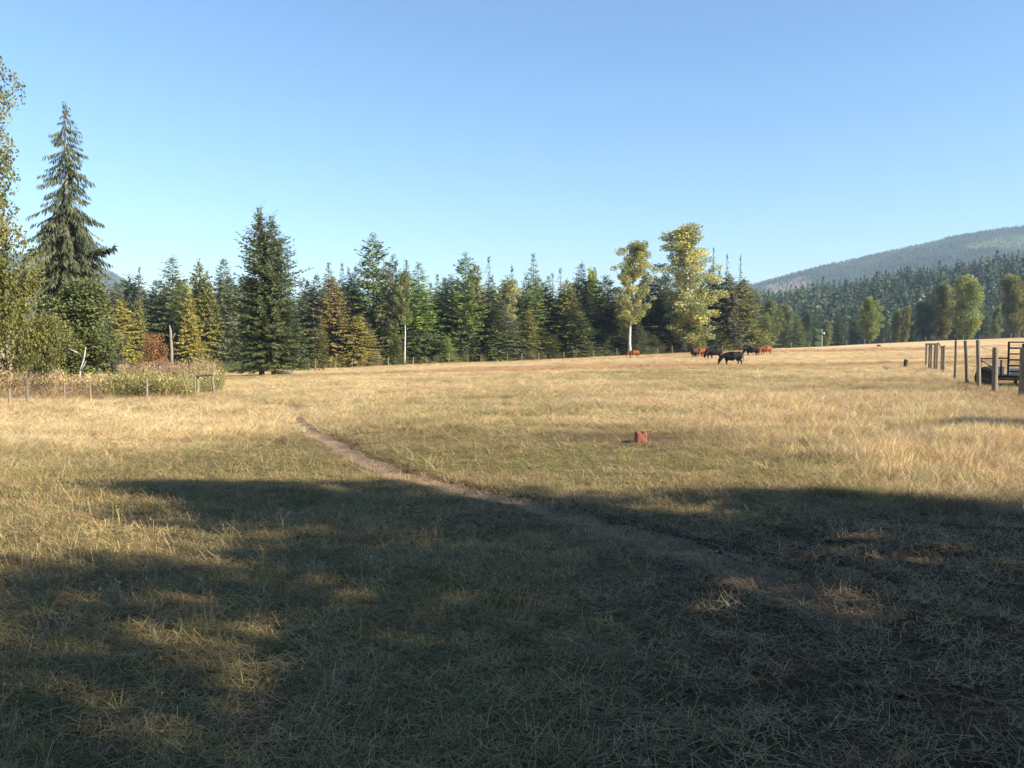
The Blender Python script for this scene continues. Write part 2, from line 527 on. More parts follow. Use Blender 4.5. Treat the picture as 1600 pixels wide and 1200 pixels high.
# ------------------------------------------------------------------ tree builders
def tube_np(pts, rad, n=7):
    m = MB(); m.tube(pts, rad, n); return m

def diamonds(P, D, S, ln, wd, sag=0.0):
    """needle sprays / leaves: P base, D unit direction, S unit side, ln length, wd width"""
    k = len(P)
    tip = P + D * ln[:, None]
    mid = P + D * (ln * 0.45)[:, None]; mid[:, 2] -= sag * ln
    V = np.stack([P, mid + S * (wd / 2)[:, None], tip, mid - S * (wd / 2)[:, None]], 1).reshape(-1, 3)
    i = np.arange(k) * 4
    return V, np.stack([i, i + 1, i + 2, i + 3], 1)

def unit(a): return a / np.maximum(np.linalg.norm(a, axis=1, keepdims=True), 1e-9)

def conifer(seed, H=20.0, Rr=3.0, z0=0.8, nlev=60, nb=6, prof=0.85, droop=0.25, up=0.5, spacing=0.15, tl=0.62, tw=0.17,
            hang=0.35, sparse=None, rough=0.28, clump=0.25):
    rg = np.random.default_rng(seed)
    zs = z0 + (H - z0) * (np.linspace(0, 1, nlev) ** 0.92)
    bz, ba, bl, bv = [], [], [], []
    for li, z in enumerate(zs):
        s = (z - z0) / (H - z0)
        L = Rr * ((1 - s) ** prof) * (0.80 + 0.4 * rg.random()) + 0.18
        a0 = rg.random() * 6.28
        k = max(3, int(round(nb * (0.6 + 0.6 * (1 - s)))))
        for j in range(k):
            if sparse is not None and rg.random() < sparse(s): continue
            bz.append(z + rg.normal() * 0.30); ba.append(a0 + 6.28 * j / k + rg.normal() * 0.3)
            bl.append(L * (1 + rg.normal() * rough)); bv.append(rg.random())
    bz = np.array(bz); ba = np.array(ba); bl = np.clip(np.array(bl), 0.15, None); bv = np.array(bv)
    # broad sectors that stand out or fall back make the outline uneven
    bl *= 1 + clump * (vnoise(ba * 1.1, bz * 0.45, seed) - 0.5) * 2
    s = np.clip((bz - z0) / (H - z0), 0, 1)
    el = -droop + (up + droop) * s ** 1.3
    cnt = np.maximum(3, (bl / spacing).astype(int))
    bi = np.repeat(np.arange(len(bl)), cnt)
    t = np.concatenate([(np.arange(c) + rg.random(c)) / c for c in cnt])
    t = 0.12 + 0.88 * t
    h = np.stack([np.cos(ba), np.sin(ba)], 1)[bi]
    L = bl[bi]; e = el[bi]
    r = L * t * np.cos(e)
    P = np.stack([h[:, 0] * r, h[:, 1] * r, bz[bi] + L * t * np.sin(e) - 0.10 * L * (t ** 2) + 0.12 * L * t ** 4], 1)
    side = rg.choice([-1.0, 0.0, 1.0], len(t), p=[.42, .16, .42])
    ang = side * (0.75 + 0.3 * rg.random(len(t)))
    D = np.stack([h[:, 0] * np.cos(ang) - h[:, 1] * np.sin(ang), h[:, 0] * np.sin(ang) + h[:, 1] * np.cos(ang),
                  -hang + 0.35 * rg.normal(size=len(t)) + 0.25 * np.sin(e)], 1)
    D = unit(D)
    S = unit(np.cross(D, np.array([0, 0, 0.8]) + 1.3 * rg.normal(size=D.shape)))
    ln = tl * (0.35 + 0.65 * np.minimum(1, L / (0.5 * Rr))) * (1.1 - 0.55 * t) * (0.6 + 0.8 * rg.random(len(t)))
    V, Q = diamonds(P, D, S, ln, tw * (0.6 + 0.8 * rg.random(len(t))) * (0.5 + 0.5 * np.minimum(1, L / (0.4 * Rr))), 0.08)
    # the leader
    k = 26
    lz = H - 0.9 + 1.1 * rg.random(k); la = rg.random(k) * 6.28
    D2 = unit(np.stack([np.cos(la) * .5, np.sin(la) * .5, 0.8 + 0 * la], 1))
    V2, Q2 = diamonds(np.stack([0 * lz, 0 * lz, lz - 0.3], 1), D2, unit(np.cross(D2, rg.normal(size=D2.shape))), 0.28 + 0.3 * rg.random(k), 0.10 + 0 * lz)
    var = np.concatenate([np.repeat(np.clip(0.6 * bv[bi] + 0.4 * rg.random(len(t)), 0, 1), 4), np.full(4 * k, .5)])
    return np.concatenate([V, V2]), [Q, Q2 + len(V)], var

def conifer_trunk(H, r0, seed, n=8):
    rd = random.Random(seed)
    pts = []; rad = []
    for i in range(9):
        s = i / 8
        pts.append((rd.uniform(-.04, .04) * s * 2, rd.uniform(-.04, .04) * s * 2, H * 0.985 * s - 0.25 * (i == 0)))
        rad.append(r0 * (1 - s) ** 0.9 + 0.02 + (0.35 * r0 if i == 0 else 0))
    return tube_np(pts, rad, n)

def limb_pts(p0, d, L, rd, n=5, bend=0.35, lift=0.2):
    pts = [Vector(p0)]; d = Vector(d).normalized()
    for i in range(n):
        d = (d + Vector((rd.uniform(-bend, bend), rd.uniform(-bend, bend), rd.uniform(-bend, bend) * .6 + lift)) * 0.5).normalized()
        pts.append(pts[-1] + d * (L / n))
    return pts

def broadleaf(seed, H=16.0, Rr=4.0, zc=0.25, nl=22, leaf=0.32, lpc=150, cr=1.25, shape=0.75, trunk=True, bush=False, flat=0.3, dens=1.0, multi=1):
    """returns crown (V, F, var) and trunk MB: limbs carry clumps of leaves"""
    rd = random.Random(seed); rg = np.random.default_rng(seed)
    mb = MB(); cl = []
    stems = []
    for m in range(multi):
        lean = Vector((rd.uniform(-.12, .12), rd.uniform(-.12, .12), 1)) if multi > 1 else Vector((rd.uniform(-.03, .03), rd.uniform(-.03, .03), 1))
        pts = [Vector((0, 0, -0.2))] if multi == 1 else [Vector((rd.uniform(-.3, .3), rd.uniform(-.3, .3), -0.2))]
        for i in range(8):
            lean = (lean + Vector((rd.uniform(-.07, .07), rd.uniform(-.07, .07), 0.05))).normalized()
            pts.append(pts[-1] + lean * (H * 0.93 / 8))
        rad = [max(0.02, 0.0125 * H * (1 - i / 8.6)) for i in range(9)]; rad[0] *= 1.5
        if not bush or multi > 1: mb.tube(pts, rad if multi == 1 else [r * .6 for r in rad], 8)
        stems.append(pts)
    for k in range(nl):
        pts = stems[k % multi]
        s = zc + (0.97 - zc) * ((k + rd.random()) / nl)
        i = min(7, int(s * 8)); fr = s * 8 - i
        p = pts[i].lerp(pts[min(8, i + 1)], min(1, fr))
        q = (s - zc) / (1 - zc)
        reach = Rr * (math.sin(math.pi * min(1, 0.14 + 0.86 * q ** shape)) ** 0.75 * 0.85 + 0.12) * rd.uniform(0.5, 1.2)
        a = k * 2.399 + rd.uniform(-.5, .5)
        lp = limb_pts(p, (math.cos(a), math.sin(a), 0.45 + 0.5 * q), reach, rd)
        mb.tube(lp, [0.055 * (1 - j / 6) * (H / 14) + 0.012 for j in range(6)], 5, cap=False)
        for f, sc in ((1.0, 1.0), (0.72, .95), (0.45, 0.8)):
            c = lp[min(5, int(f * 5))]
            cl.append((c + Vector((rd.gauss(0, .3), rd.gauss(0, .3), rd.gauss(0, .25))) * cr * .6, cr * sc * rd.uniform(.65, 1.2), rd.random()))
    cl.append((stems[0][-1], cr * .8, .6))
    Ps, Vs = [], []
    for c, r, v in cl:
        n = int(lpc * dens * (r / cr) ** 2)
        d = unit(rg.normal(size=(n, 3)))
        rr = r * (0.35 + 0.65 * rg.random(n) ** 0.5)
        p = np.array(c) + d * rr[:, None] * np.array([1, 1, 0.78])
        Ps.append(p); Vs.append(np.clip(0.65 * v + 0.35 * rg.random(n), 0, 1))
    P = np.concatenate(Ps); va = np.concatenate(Vs)
    P[:, 2] = np.maximum(P[:, 2], 0.05)
    n = len(P)
    D = unit(rg.normal(size=(n, 3)) * np.array([1, 1, 0.7]) + np.array([0, 0, -flat]))
    S = unit(np.cross(D, rg.normal(size=(n, 3)) * 0.8 + np.array([0, 0, 1.0])))
    V, Q = diamonds(P, D, S, leaf * (0.7 + 0.6 * rg.random(n)), leaf * (0.6 + 0.4 * rg.random(n)), 0.05)
    return (V, [Q], np.repeat(va, 4)), mb

class Proto: pass
def P_conifer(name, bark, r0=0.22, **k):
    p = Proto(); H = k.get('H', 20.0); p.H = H; p.R = k.get('Rr', 3.0)
    V, Fq, var = conifer(**k)
    p.crown = np_mesh(name + "_crown", V, Fq, FOL, var=var)
    p.trunk = conifer_trunk(H, r0, k['seed']).mesh(name + "_trunk", bark, smooth=True)
    return p
def P_broad(name, bark, **k):
    p = Proto(); p.H = k.get('H', 16.0); p.R = k.get('Rr', 4.0)
    (V, Fq, var), mb = broadleaf(**k)
    p.crown = np_mesh(name + "_crown", V, Fq, FOL, var=var)
    p.trunk = mb.mesh(name + "_trunk", bark, smooth=True)
    return p

PR = {
 'spruce': [P_conifer("spruce", BARK, seed=s, nlev=72, nb=8, Rr=3.0, prof=p, droop=.28, up=.55, hang=.30, clump=.3, rough=.2) for s, p in ((1, .85), (2, .7), (3, 1.0))],
 'spire':  [P_conifer("spire", BARK, seed=s, nlev=62, nb=5, Rr=2.2, prof=1.15, droop=.45, up=.3, hang=.5, tl=.5) for s in (4, 5)],
 'fir':    [P_conifer("fir", BARK, seed=s, nlev=66, nb=7, Rr=3.0, prof=.55, droop=.05, up=.65, hang=.1, tl=.7, tw=.20, rough=.24, clump=.4) for s in (6, 7)],
 'cedar':  [P_conifer("cedar", BARK, seed=s, nlev=70, nb=8, Rr=3.0, prof=.62, droop=.35, up=.5, hang=.95, tl=.7, tw=.24, clump=.35, z0=.4, rough=.3) for s in (8, 9)],
 'mossy':  [P_conifer("mossy", BARK, seed=10, nlev=60, nb=7, Rr=3.0, prof=.45, droop=.5, up=.2, hang=1.4, tl=.8, tw=.14, rough=.45, clump=.5, sparse=lambda s: .25)],
 'cotton': [P_broad("cottonwood", BIRCH, seed=11, H=20.0, Rr=4.4, zc=.05, nl=64, leaf=.21, lpc=190, cr=.80, shape=.95),
             P_broad("cottonwood", BIRCH, seed=12, H=20.0, Rr=4.2, zc=.26, nl=52, leaf=.21, lpc=190, cr=.78, shape=.85)],
 'birch':  [P_broad("birch", BIRCH, seed=13, H=16.0, Rr=2.6, zc=.45, nl=18, leaf=.22, lpc=150, cr=.8, shape=.9)],
 'maple':  [P_broad("maple", BARK, seed=s, H=12.0, Rr=4.2, zc=.06, nl=46, leaf=.23, lpc=210, cr=.95, shape=.7) for s in (14, 15)],
 'thin':   [P_broad("thin_maple", BARK, seed=s, H=12.0, Rr=4.2, zc=.10, nl=34, leaf=.26, lpc=66, cr=1.2, shape=.7) for s in (24, 25)],
 'shrub':  [P_broad("shrub", BARK, seed=s, H=3.0, Rr=1.7, zc=.05, nl=16, leaf=.12, lpc=130, cr=.55, shape=.6, bush=True, multi=3) for s in (16, 17)],
}

CC = dict(dark=(.062, .076, .036), spruce=(.100, .122, .050), green=(.125, .165, .050), bright=(.145, .205, .052), grey=(.130, .148, .088),
          olive=(.155, .155, .046), yellow=(.245, .215, .058), brown=(.165, .135, .055), rust=(.22, .115, .045), cotton=(.27, .275, .10), pale=(.33, .335, .145),
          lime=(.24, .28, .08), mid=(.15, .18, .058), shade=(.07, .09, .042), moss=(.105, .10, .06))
NAMES = dict(spruce=("spruce_tree", "spruce"), spire=("spruce_tree", "spruce"), fir=("fir_tree", "fir tree"), cedar=("cedar_tree", "cedar"), mossy=("conifer_tree", "conifer"),
             cotton=("cottonwood_tree", "cottonwood"), birch=("birch_tree", "birch"), maple=("broadleaf_tree", "broadleaf tree"), thin=("broadleaf_tree", "broadleaf tree"), shrub=("shrub", "shrub"))
BARKC = dict(dark=(.11, .085, .065), pale=(.34, .29, .24))
_rt = random.Random(99)

def place_tree(kind, x, y, z, Hm, hwm, color, label, group=None, lean=0.0, var=None, bark=(.13, .10, .08)):
    ps = PR[kind]; p = ps[_rt.randrange(len(ps)) if var is None else var]
    nm, cat = NAMES[kind]
    e = empty(nm, (x, y, z), _rt.random() * 6.28)
    e.rotation_euler.x = lean
    tag(e, label, cat, group)
    f = 0.86 + 0.28 * _rt.random()
    cr = link("crown", p.crown, e); tr = link("trunk", p.trunk, e)
    for o in (cr, tr): o.scale = (hwm / p.R, hwm / p.R, Hm / p.H)
    c = CC[color]
    cr.color = (c[0] * f, c[1] * f, c[2] * f, 1); tr.color = (*bark, 1)
    if kind not in ('cotton', 'birch', 'maple', 'shrub'):
        w = max(0.5, Hm / 20) * 1.0
        tr.scale = (w, w, Hm / p.H)
    elif kind in ('cotton', 'birch'):
        pass
    return e

def tree_px(kind, px, top, hw, d, color, label, group=None, base=None, **k):
    """px, top, hw in photo pixels; d metres beyond the field edge (or base row given)"""
    if base is not None:
        x, y, z = ground_at(px, base)
    else:
        y = float(edge_y((px - 800) / F)) + d
        x, y, z = at_dist(px, y)
    Hm = row_z(top, y) - z
    return place_tree(kind, x, y, z, Hm, hw * y / F * (1.1 if kind in ('cotton', 'birch', 'maple', 'shrub') else 1.38), color, label, group, **k)

# ------------------------------------------------------------------ tree line along the far edge of the field
FR = "trees along the far edge of the field"
TL = [
 # x, top, hw, depth, kind, colour, label
 (184, 442, 22, 8, 'spruce', 'dark', "short dark spruce showing its tip above the yellowing cedar behind the weeds"),
 (190, 468, 24, 1, 'cedar', 'yellow', "broad yellowing cedar close beside the tall half-dead spruce"),
 (221, 418, 15, 6, 'spire', 'grey', "slender grey-green spruce with a bare tip against the blue hill"),
 (216, 470, 20, 2, 'cedar', 'olive', "olive cedar below the slender grey-green spruce"),
 (246, 438, 24, 8, 'spruce', 'grey', "grey-green spruce between the slender spruce and the darker pointed one"),
 (272, 403, 30, 5, 'spruce', 'spruce', "tall dark spruce with a thin spiky top behind the orange-brown bush"),
 (290, 436, 22, 12, 'maple', 'lime', "yellow-green broadleaf top showing between two dark conifers near the orange cedar"),
 (298, 462, 15, 1, 'cedar', 'yellow', "narrow orange-yellow cedar reaching from the weeds up the tree line"),
 (313, 409, 19, 6, 'cedar', 'olive', "tall olive-green cedar rising behind the narrow orange-yellow cedar"),
 (326, 424, 18, 4, 'cedar', 'olive', "olive cedar with a dark side next to the grey-green open spruce"),
 (352, 405, 27, 5, 'spruce', 'grey', "open grey-green spruce standing just before the lone double spruce"),
 (482, 440, 20, 10, 'spruce', 'spruce', "dark spruce peeking out from behind the lone double spruce"),
 (496, 430, 22, 8, 'spruce', 'grey', "dull grey-green spruce beside the brownish cedar"),
 (515, 412, 22, 6, 'spruce', 'spruce', "spruce tip above the brown-tinged cedar in the tree line"),
 (522, 434, 26, 2, 'cedar', 'brown', "tall brown-tinged cedar with full foliage to the ground"),
 (536, 413, 18, 6, 'spruce', 'moss', "brown-topped conifer directly behind the brown-tinged cedar"),
 (546, 420, 16, 10, 'spruce', 'dark', "first of two dark pointed spruces left of the tallest bushy fir"),
 (557, 417, 16, 9, 'spruce', 'dark', "second of two dark pointed spruces, close to the tallest bushy fir"),
 (558, 494, 24, 0, 'cedar', 'yellow', "low yellow-green cedar at the field edge below the tallest bushy fir"),
 (584, 368, 31, 4, 'fir', 'green', "tallest bushy fir with a heavy rounded top, midway along the tree line"),
 (604, 410, 22, 3, 'mossy', 'moss', "ragged grey-brown conifer hung with dead moss behind the white birch trunk"),
 (615, 400, 20, 9, 'fir', 'spruce', "dark fir top just right of the tallest bushy fir"),
 (636, 408, 20, 8, 'spruce', 'green', "pointed green spruce behind the birch with the bare white trunk"),
 (655, 412, 33, 4, 'spruce', 'bright', "bright green full spruce right of the bare white birch trunk"),
 (684, 430, 20, 9, 'spruce', 'spruce', "first of three short dull spruces in the dip of the tree line"),
 (695, 434, 18, 6, 'spruce', 'green', "second of three short spruces in the dip of the tree line"),
 (706, 441, 17, 9, 'spruce', 'dark', "third and shortest of three spruces in the dip of the tree line"),
 (697, 524, 14, -1, 'cedar', 'bright', "small round bright green cedar standing alone at the grass edge"),
 (728, 397, 24, 3, 'fir', 'green', "tall green fir with a pointed top and a pale trunk foot"),
 (742, 414, 24, 5, 'cedar', 'olive', "yellow-tinged conifer shouldering the tall green fir"),
 (764, 402, 18, 8, 'spire', 'grey', "thin sparse spruce tip left of the yellow birch"),
 (768, 434, 26, 4, 'spruce', 'dark', "dark shaded spruce under the thin sparse tip, beside the yellow birch"),
 (800, 417, 18, 10, 'spire', 'dark', "dark thin spruce rising behind the yellow birch"),
 (790, 478, 26, 0, 'spruce', 'grey', "grey-green low spruce standing in front of the yellow birch"),
 (833, 398, 24, 6, 'spruce', 'green', "tall even green spruce with a sharp top right of the yellow birch"),
 (826, 484, 18, 0, 'cedar', 'olive', "olive low cedar at the foot of the tall even green spruce"),
 (863, 428, 16, 10, 'spire', 'grey', "first of two thin grey spruce tips right of the tall even spruce"),
 (875, 420, 16, 11, 'spire', 'grey', "second of two thin grey spruce tips, next to the olive cedar"),
 (885, 438, 25, 4, 'cedar', 'olive', "rounded olive cedar with a dark foot, midway to the first cottonwood"),
 (900, 468, 30, 1, 'spruce', 'spruce', "broad dark green spruce whose skirt spreads at the field edge"),
 (908, 412, 20, 7, 'spruce', 'spruce', "pointed spruce beside the yellow-green broadleaf top"),
 (928, 417, 14, 12, 'maple', 'lime', "small yellow-green broadleaf top between the conifers left of the first cottonwood"),
 (945, 432, 28, 8, 'fir', 'dark', "very dark fir in the shade left of the white-trunked cottonwood"),
 (960, 470, 24, 4, 'spruce', 'dark', "dark low spruce just behind the white-trunked cottonwood"),
 (1010, 425, 28, 8, 'spruce', 'dark', "dark spruce filling the gap between the two cottonwoods"),
 (1030, 470, 30, 5, 'spruce', 'dark', "low dark spruce at the shaded foot of the biggest cottonwood"),
 (1108, 420, 26, 8, 'spruce', 'spruce', "dark spruce on the far side of the biggest cottonwood"),
 (1113, 388, 9, 14, 'spire', 'dark', "thin spire poking up behind the biggest cottonwood's edge"),
 (1122, 424, 20, 6, 'spruce', 'green', "green spruce between the biggest cottonwood and the twin spires"),
 (1134, 398, 10, 10, 'spire', 'dark', "first of the twin black spires above the brown-green cedars"),
 (1155, 400, 10, 10, 'spire', 'dark', "second of the twin black spires, nearer the mountain"),
 (1138, 428, 22, 3, 'cedar', 'moss', "brown-green cedar below the first of the twin spires"),
 (1160, 436, 27, 1, 'cedar', 'olive', "big olive-yellow cedar ending the tree line before the open mountain view"),
]
for (x, top, hw, d, kind, colr, lab) in TL:
    tree_px(kind, x, top, hw, d + 2, colr, lab, FR)
tree_px('birch', 632, 415, 18, 1, 'mid', "slim birch with a long bare white trunk at the field edge", FR, var=0)
tree_px('birch', 790, 430, 23, 7, 'pale', "yellow-leaved birch with forked pale trunk among dark spruces", FR, var=0)
tree_px('cotton', 984, 367, 41, 0, 'cotton', "yellow-green cottonwood with a bare white lower trunk", FR, var=1)
tree_px('cotton', 1068, 341, 65, 1, 'pale', "biggest and palest cottonwood, towering over the cattle", FR, var=0)
tree_px('shrub', 1083, 498, 22, -1, 'lime', "bright lime bush under the biggest cottonwood", FR)
tree_px('shrub', 242, 524, 28, -4, 'rust', "orange-brown autumn bush in front of the dark spruce", FR)
tree_px('shrub', 1196, 490, 13, 6, 'mid', "pale green bush at the end of the tree line", FR)
tree_px('maple', 1200, 466, 22, 55, 'mid', "pale green rounded tree behind the olive-yellow end cedar", FR)
tree_px('maple', 1224, 474, 20, 70, 'mid', "second pale green tree receding behind the end cedar", FR)

# deeper rows that close the wood
rr = random.Random(5)
GB = "conifers deeper in the wood"
for i in range(88):
    px = 150 + (1165 - 150) * (i + rr.random()) / 88
    if 370 < px < 470 and rr.random() < .3: continue
    top = rr.uniform(430, 462) if px < 1000 else rr.uniform(425, 450)
    tree_px(rr.choice(['spruce', 'spruce', 'fir']), px, top, rr.uniform(20, 30), rr.uniform(10, 34), rr.choice(['dark', 'dark', 'spruce', 'green', 'shade']),
            "dark conifer deeper in the wood, half hidden behind the front trees", GB)
# undergrowth trees right at the edge
GU = "low conifers under the tree line"
for i in range(34):
    px = 480 + (1130 - 480) * (i + rr.random()) / 34
    tree_px(rr.choice(['spruce', 'cedar', 'spruce']), px, rr.uniform(495, 528), rr.uniform(12, 20), rr.uniform(2, 6), rr.choice(['dark', 'spruce', 'green', 'grey', 'olive']),
            "low young conifer filling the foot of the tree line", GU)

# ------------------------------------------------------------------ the lone double spruce
big = Proto(); big.H = 14.0; big.R = 3.2
V, Fq, var = conifer(seed=71, H=14.0, Rr=3.2, z0=1.0, nlev=84, nb=10, prof=.80, droop=.12, up=.6, spacing=.09, tl=.46, tw=.10, hang=.22, rough=.24, clump=.34)
big.crown = np_mesh("big_spruce_crown", V, Fq, FOL, var=var)
big.trunk = conifer_trunk(14.0, 0.26, 71).mesh("big_spruce_trunk", BARK, smooth=True)
PR['big'] = [big]; NAMES['big'] = ("spruce_tree", "spruce")
for px, top, hw, dy, lab, cones in ((409, 324, 42, 0.0, "taller of the two joined lone spruces, its tip rusty with cones", True),
                                    (426, 337, 46, 0.9, "shorter of the two joined lone spruces standing out in the field", False)):
    x, y, z = ground_at(409 if cones else 423, 587)
    y += dy; z = tz(x, y)
    e = place_tree('big', x, y, z, row_z(top, y) - z, hw * y / F * 1.32, 'spruce', lab, "lone double spruce in the field")
    if cones:
        rg = np.random.default_rng(3); n = 240
        hz = 14 - 2.4 * rg.random(n) ** 1.3; a = rg.random(n) * 6.28; r = (14.1 - hz) * .24 * (0.5 + .6 * rg.random(n))
        D = unit(np.stack([np.cos(a) * .3, np.sin(a) * .3, -1 + 0 * a], 1))
        V, Q = diamonds(np.stack([np.cos(a) * r, np.sin(a) * r, hz], 1), D, unit(np.cross(D, rg.normal(size=D.shape))), .22 + 0 * a, .10 + 0 * a)
        c = link("cones", np_mesh("cones", V, [Q], FOL, var=np.full(len(V), .5)), e)
        c.scale = e.children[0].scale; c.color = (.24, .105, .045, 1); c['kind'] = 'stuff'
# fallen log beside it
lx, ly, lz = ground_at(441, 586)
m = MB(); m.tube([(-.9, 0, .16), (-.2, .1, .2), (.6, .05, .17), (1.5, .2, .12)], [.2, .19, .15, .08], 9, wob=.2)
m.tube([(-.5, 0, .2), (-.6, -.2, .55), (-.45, -.3, .8)], [.07, .05, .02], 6)
o = m.obj("fallen_log", DEADW, smooth=True); o.location = (lx, ly, lz)
tag(o, "dark fallen log lying at the foot of the lone double spruce", "log")

# ------------------------------------------------------------------ tall half-dead spruce and its neighbours near the fence corner
def dead_spruce():
    x, y, z = ground_at(112, 606)
    y += 6; x = (112 - 800) / F * y; z = tz(x, y)
    H = row_z(166, y) - z
    e = empty("spruce_tree", (x, y, z)); tag(e, "tall ragged spruce with drooping branches, pale trunk and one long limb sticking out", "spruce")
    k = H / 20.0
    V, Fq, var = conifer(seed=81, H=20, Rr=3.9, z0=1.2, nlev=120, nb=9, prof=.72, droop=.75, up=-.40, spacing=.065, tl=.75, tw=.085, hang=1.7, rough=.20, clump=.40,
                         sparse=lambda s: .04 + .52 * (s > .62))
    cr = link("crown", np_mesh("dead_spruce_crown", V * k, Fq, FOL, var=var), e); cr.color = (.092, .105, .058, 1)
    tr = link("trunk", conifer_trunk(H, .24, 81).mesh("dead_spruce_trunk", BARK, smooth=True), e); tr.color = (.26, .215, .175, 1)
    rg = np.random.default_rng(8); rd = random.Random(8)
    # dead brown skirt
    V, Fq, var = conifer(seed=82, H=14.0, Rr=2.3, z0=7.6, nlev=34, nb=6, prof=.5, droop=.8, up=-.6, spacing=.07, tl=.5, tw=.06, hang=1.6, rough=.4, sparse=lambda s: .2)
    dk = link("dead_foliage", np_mesh("dead_spruce_dry", V * k, Fq, FOL, var=var), e); dk.color = (.15, .125, .075, 1)
    # bare dead limbs
    mb = MB()
    for i in range(26):
        hz = rd.uniform(.42, .93) * H; a = rd.random() * 6.28
        mb.tube(limb_pts((0, 0, hz), (math.cos(a), math.sin(a), -.25), rd.uniform(.6, 1.6) * (1.25 - hz / H), rd, 4, .3, -.25), [.035, .028, .02, .014, .006], 5, cap=False)
    d2 = link("dead_limbs", mb.mesh("dead_limbs", DEADW, smooth=True), e); d2["kind"] = "stuff"
    # one long limb reaching out
    mb = MB(); hz = row_z(388, y) - z; L = 72 * y / F
    lp = [(0, 0, hz - .3), (L * .35, -.1, hz - .22), (L * .7, -.15, hz - .05), (L, -.2, hz + .12)]
    mb.tube(lp, [.06, .045, .03, .01], 6)
    lm = link("limb", mb.mesh("limb", BARK, smooth=True), e); lm.color = (.2, .17, .13, 1)
    n = 170; t = rg.random(n) ** .7
    P = np.stack([L * (.25 + .75 * t), -.15 + rg.normal(size=n) * .08, hz - .25 + .33 * t ** 2], 1)
    D = unit(np.stack([.4 + .2 * rg.normal(size=n), .35 * rg.normal(size=n), -.55 + .3 * rg.normal(size=n)], 1))
    V, Q = diamonds(P, D, unit(np.cross(D, rg.normal(size=D.shape))), .30 + .3 * rg.random(n), .10 + .06 * rg.random(n))
    sp = link("limb_needles", np_mesh("limb_needles", V, [Q], FOL, var=np.repeat(rg.random(n), 4)), lm); sp.color = (.055, .075, .042, 1)
dead_spruce()

def tree_at(kind, px, y, top, hw, color, label, group=None, **k):
    x, y, z = at_dist(px, y)
    return place_tree(kind, x, y, z, row_z(top, y) - z, hw * y / F, color, label, group, **k)

# leafy neighbours, with finer leaves since they are near
near = P_broad("near_cottonwood", BARK, seed=91, H=13.0, Rr=3.0, zc=.12, nl=44, leaf=.15, lpc=230, cr=.85, shape=.8)
PR['near'] = [near]; NAMES['near'] = ("cottonwood_tree", "cottonwood")
nearm = P_broad("near_maple", BARK, seed=92, H=6.0, Rr=2.2, zc=.04, nl=40, leaf=.15, lpc=210, cr=.75, shape=.65, multi=3)
nearb = P_broad("near_thicket", BARK, seed=93, H=5.0, Rr=2.4, zc=.03, nl=36, leaf=.13, lpc=190, cr=.75, shape=.6, multi=3)
PR['nearm'] = [nearm, nearb]; NAMES['nearm'] = ("broadleaf_tree", "broadleaf tree")
tree_at('near', -24, 31, 30, 84, 'olive', "tall leafy cottonwood cut off by the edge of the photo beside the ragged spruce", var=0)
tree_at('nearm', 120, 40, 436, 78, 'mid', "dense green broadleaf tree growing round the foot of the half-dead spruce", var=0).children[0].color = (.12, .14, .05, 1)
tree_at('nearm', 14, 34, 410, 60, 'olive', "yellowish olive thicket tree beneath the cut-off cottonwood", var=1)
tree_at('nearm', 72, 37, 492, 40, 'mid', "lower olive-green bushy tree between the thicket and the half-dead spruce", var=1).children[0].color = (.155, .155, .055, 1)
GS = "brown scrub along the near fence"
for px, top, hw, c, yy in ((8, 585, 30, 'brown', 29.5), (48, 592, 26, 'moss', 30), (82, 590, 24, 'mid', 31), (118, 598, 22, 'brown', 30.5), (-25, 575, 26, 'shade', 29), (152, 586, 22, 'mid', 34)):
    tree_at('shrub', px, yy, top, hw, c, "low tangled scrub bush behind the old fence posts", GS)
# leaning white birch stem
x, y, z = at_dist(122, 33)
rd = random.Random(4); m = MB()
m.tube([(0, 0, -.1), (.04, 0, .5), (.05, .05, .95), (.2, .1, 1.5), (.28, .1, 1.95)], [.045, .04, .036, .03, .016], 8)
m.tube([(.2, .1, 1.5), (-.05, .05, 1.75), (-.35, 0, 1.9)], [.032, .022, .01], 6)
m.tube([(.05, .05, .95), (.35, 0, 1.4)], [.03, .012], 6)
m.tube([(.26, .1, 1.85), (.6, .2, 1.98), (.8, .1, 1.9)], [.02, .012, .006], 6)
o = m.obj("dead_birch_stem", BIRCH, smooth=True); o.location = (x, y, z)
tag(o, "crooked dead white birch stem in front of the green broadleaf tree", "dead tree")
# broken grey snag in the tree line
x, y, z = at_dist(268, float(edge_y((268 - 800) / F)) - 2)
m = MB(); Hs = row_z(508, y) - z
m.tube([(0, 0, -.2), (.05, 0, Hs * .5), (-.05, .05, Hs * .9), (-.15, .05, Hs)], [.20, .16, .12, .05], 9, wob=.2)
m.tube([(0, 0, Hs * .7), (.5, 0, Hs * .85)], [.07, .03], 6)
o = m.obj("tree_snag", DEADW, smooth=True); o.location = (x, y, z)
tag(o, "broken grey snag trunk beside the orange-brown bush", "dead tree")

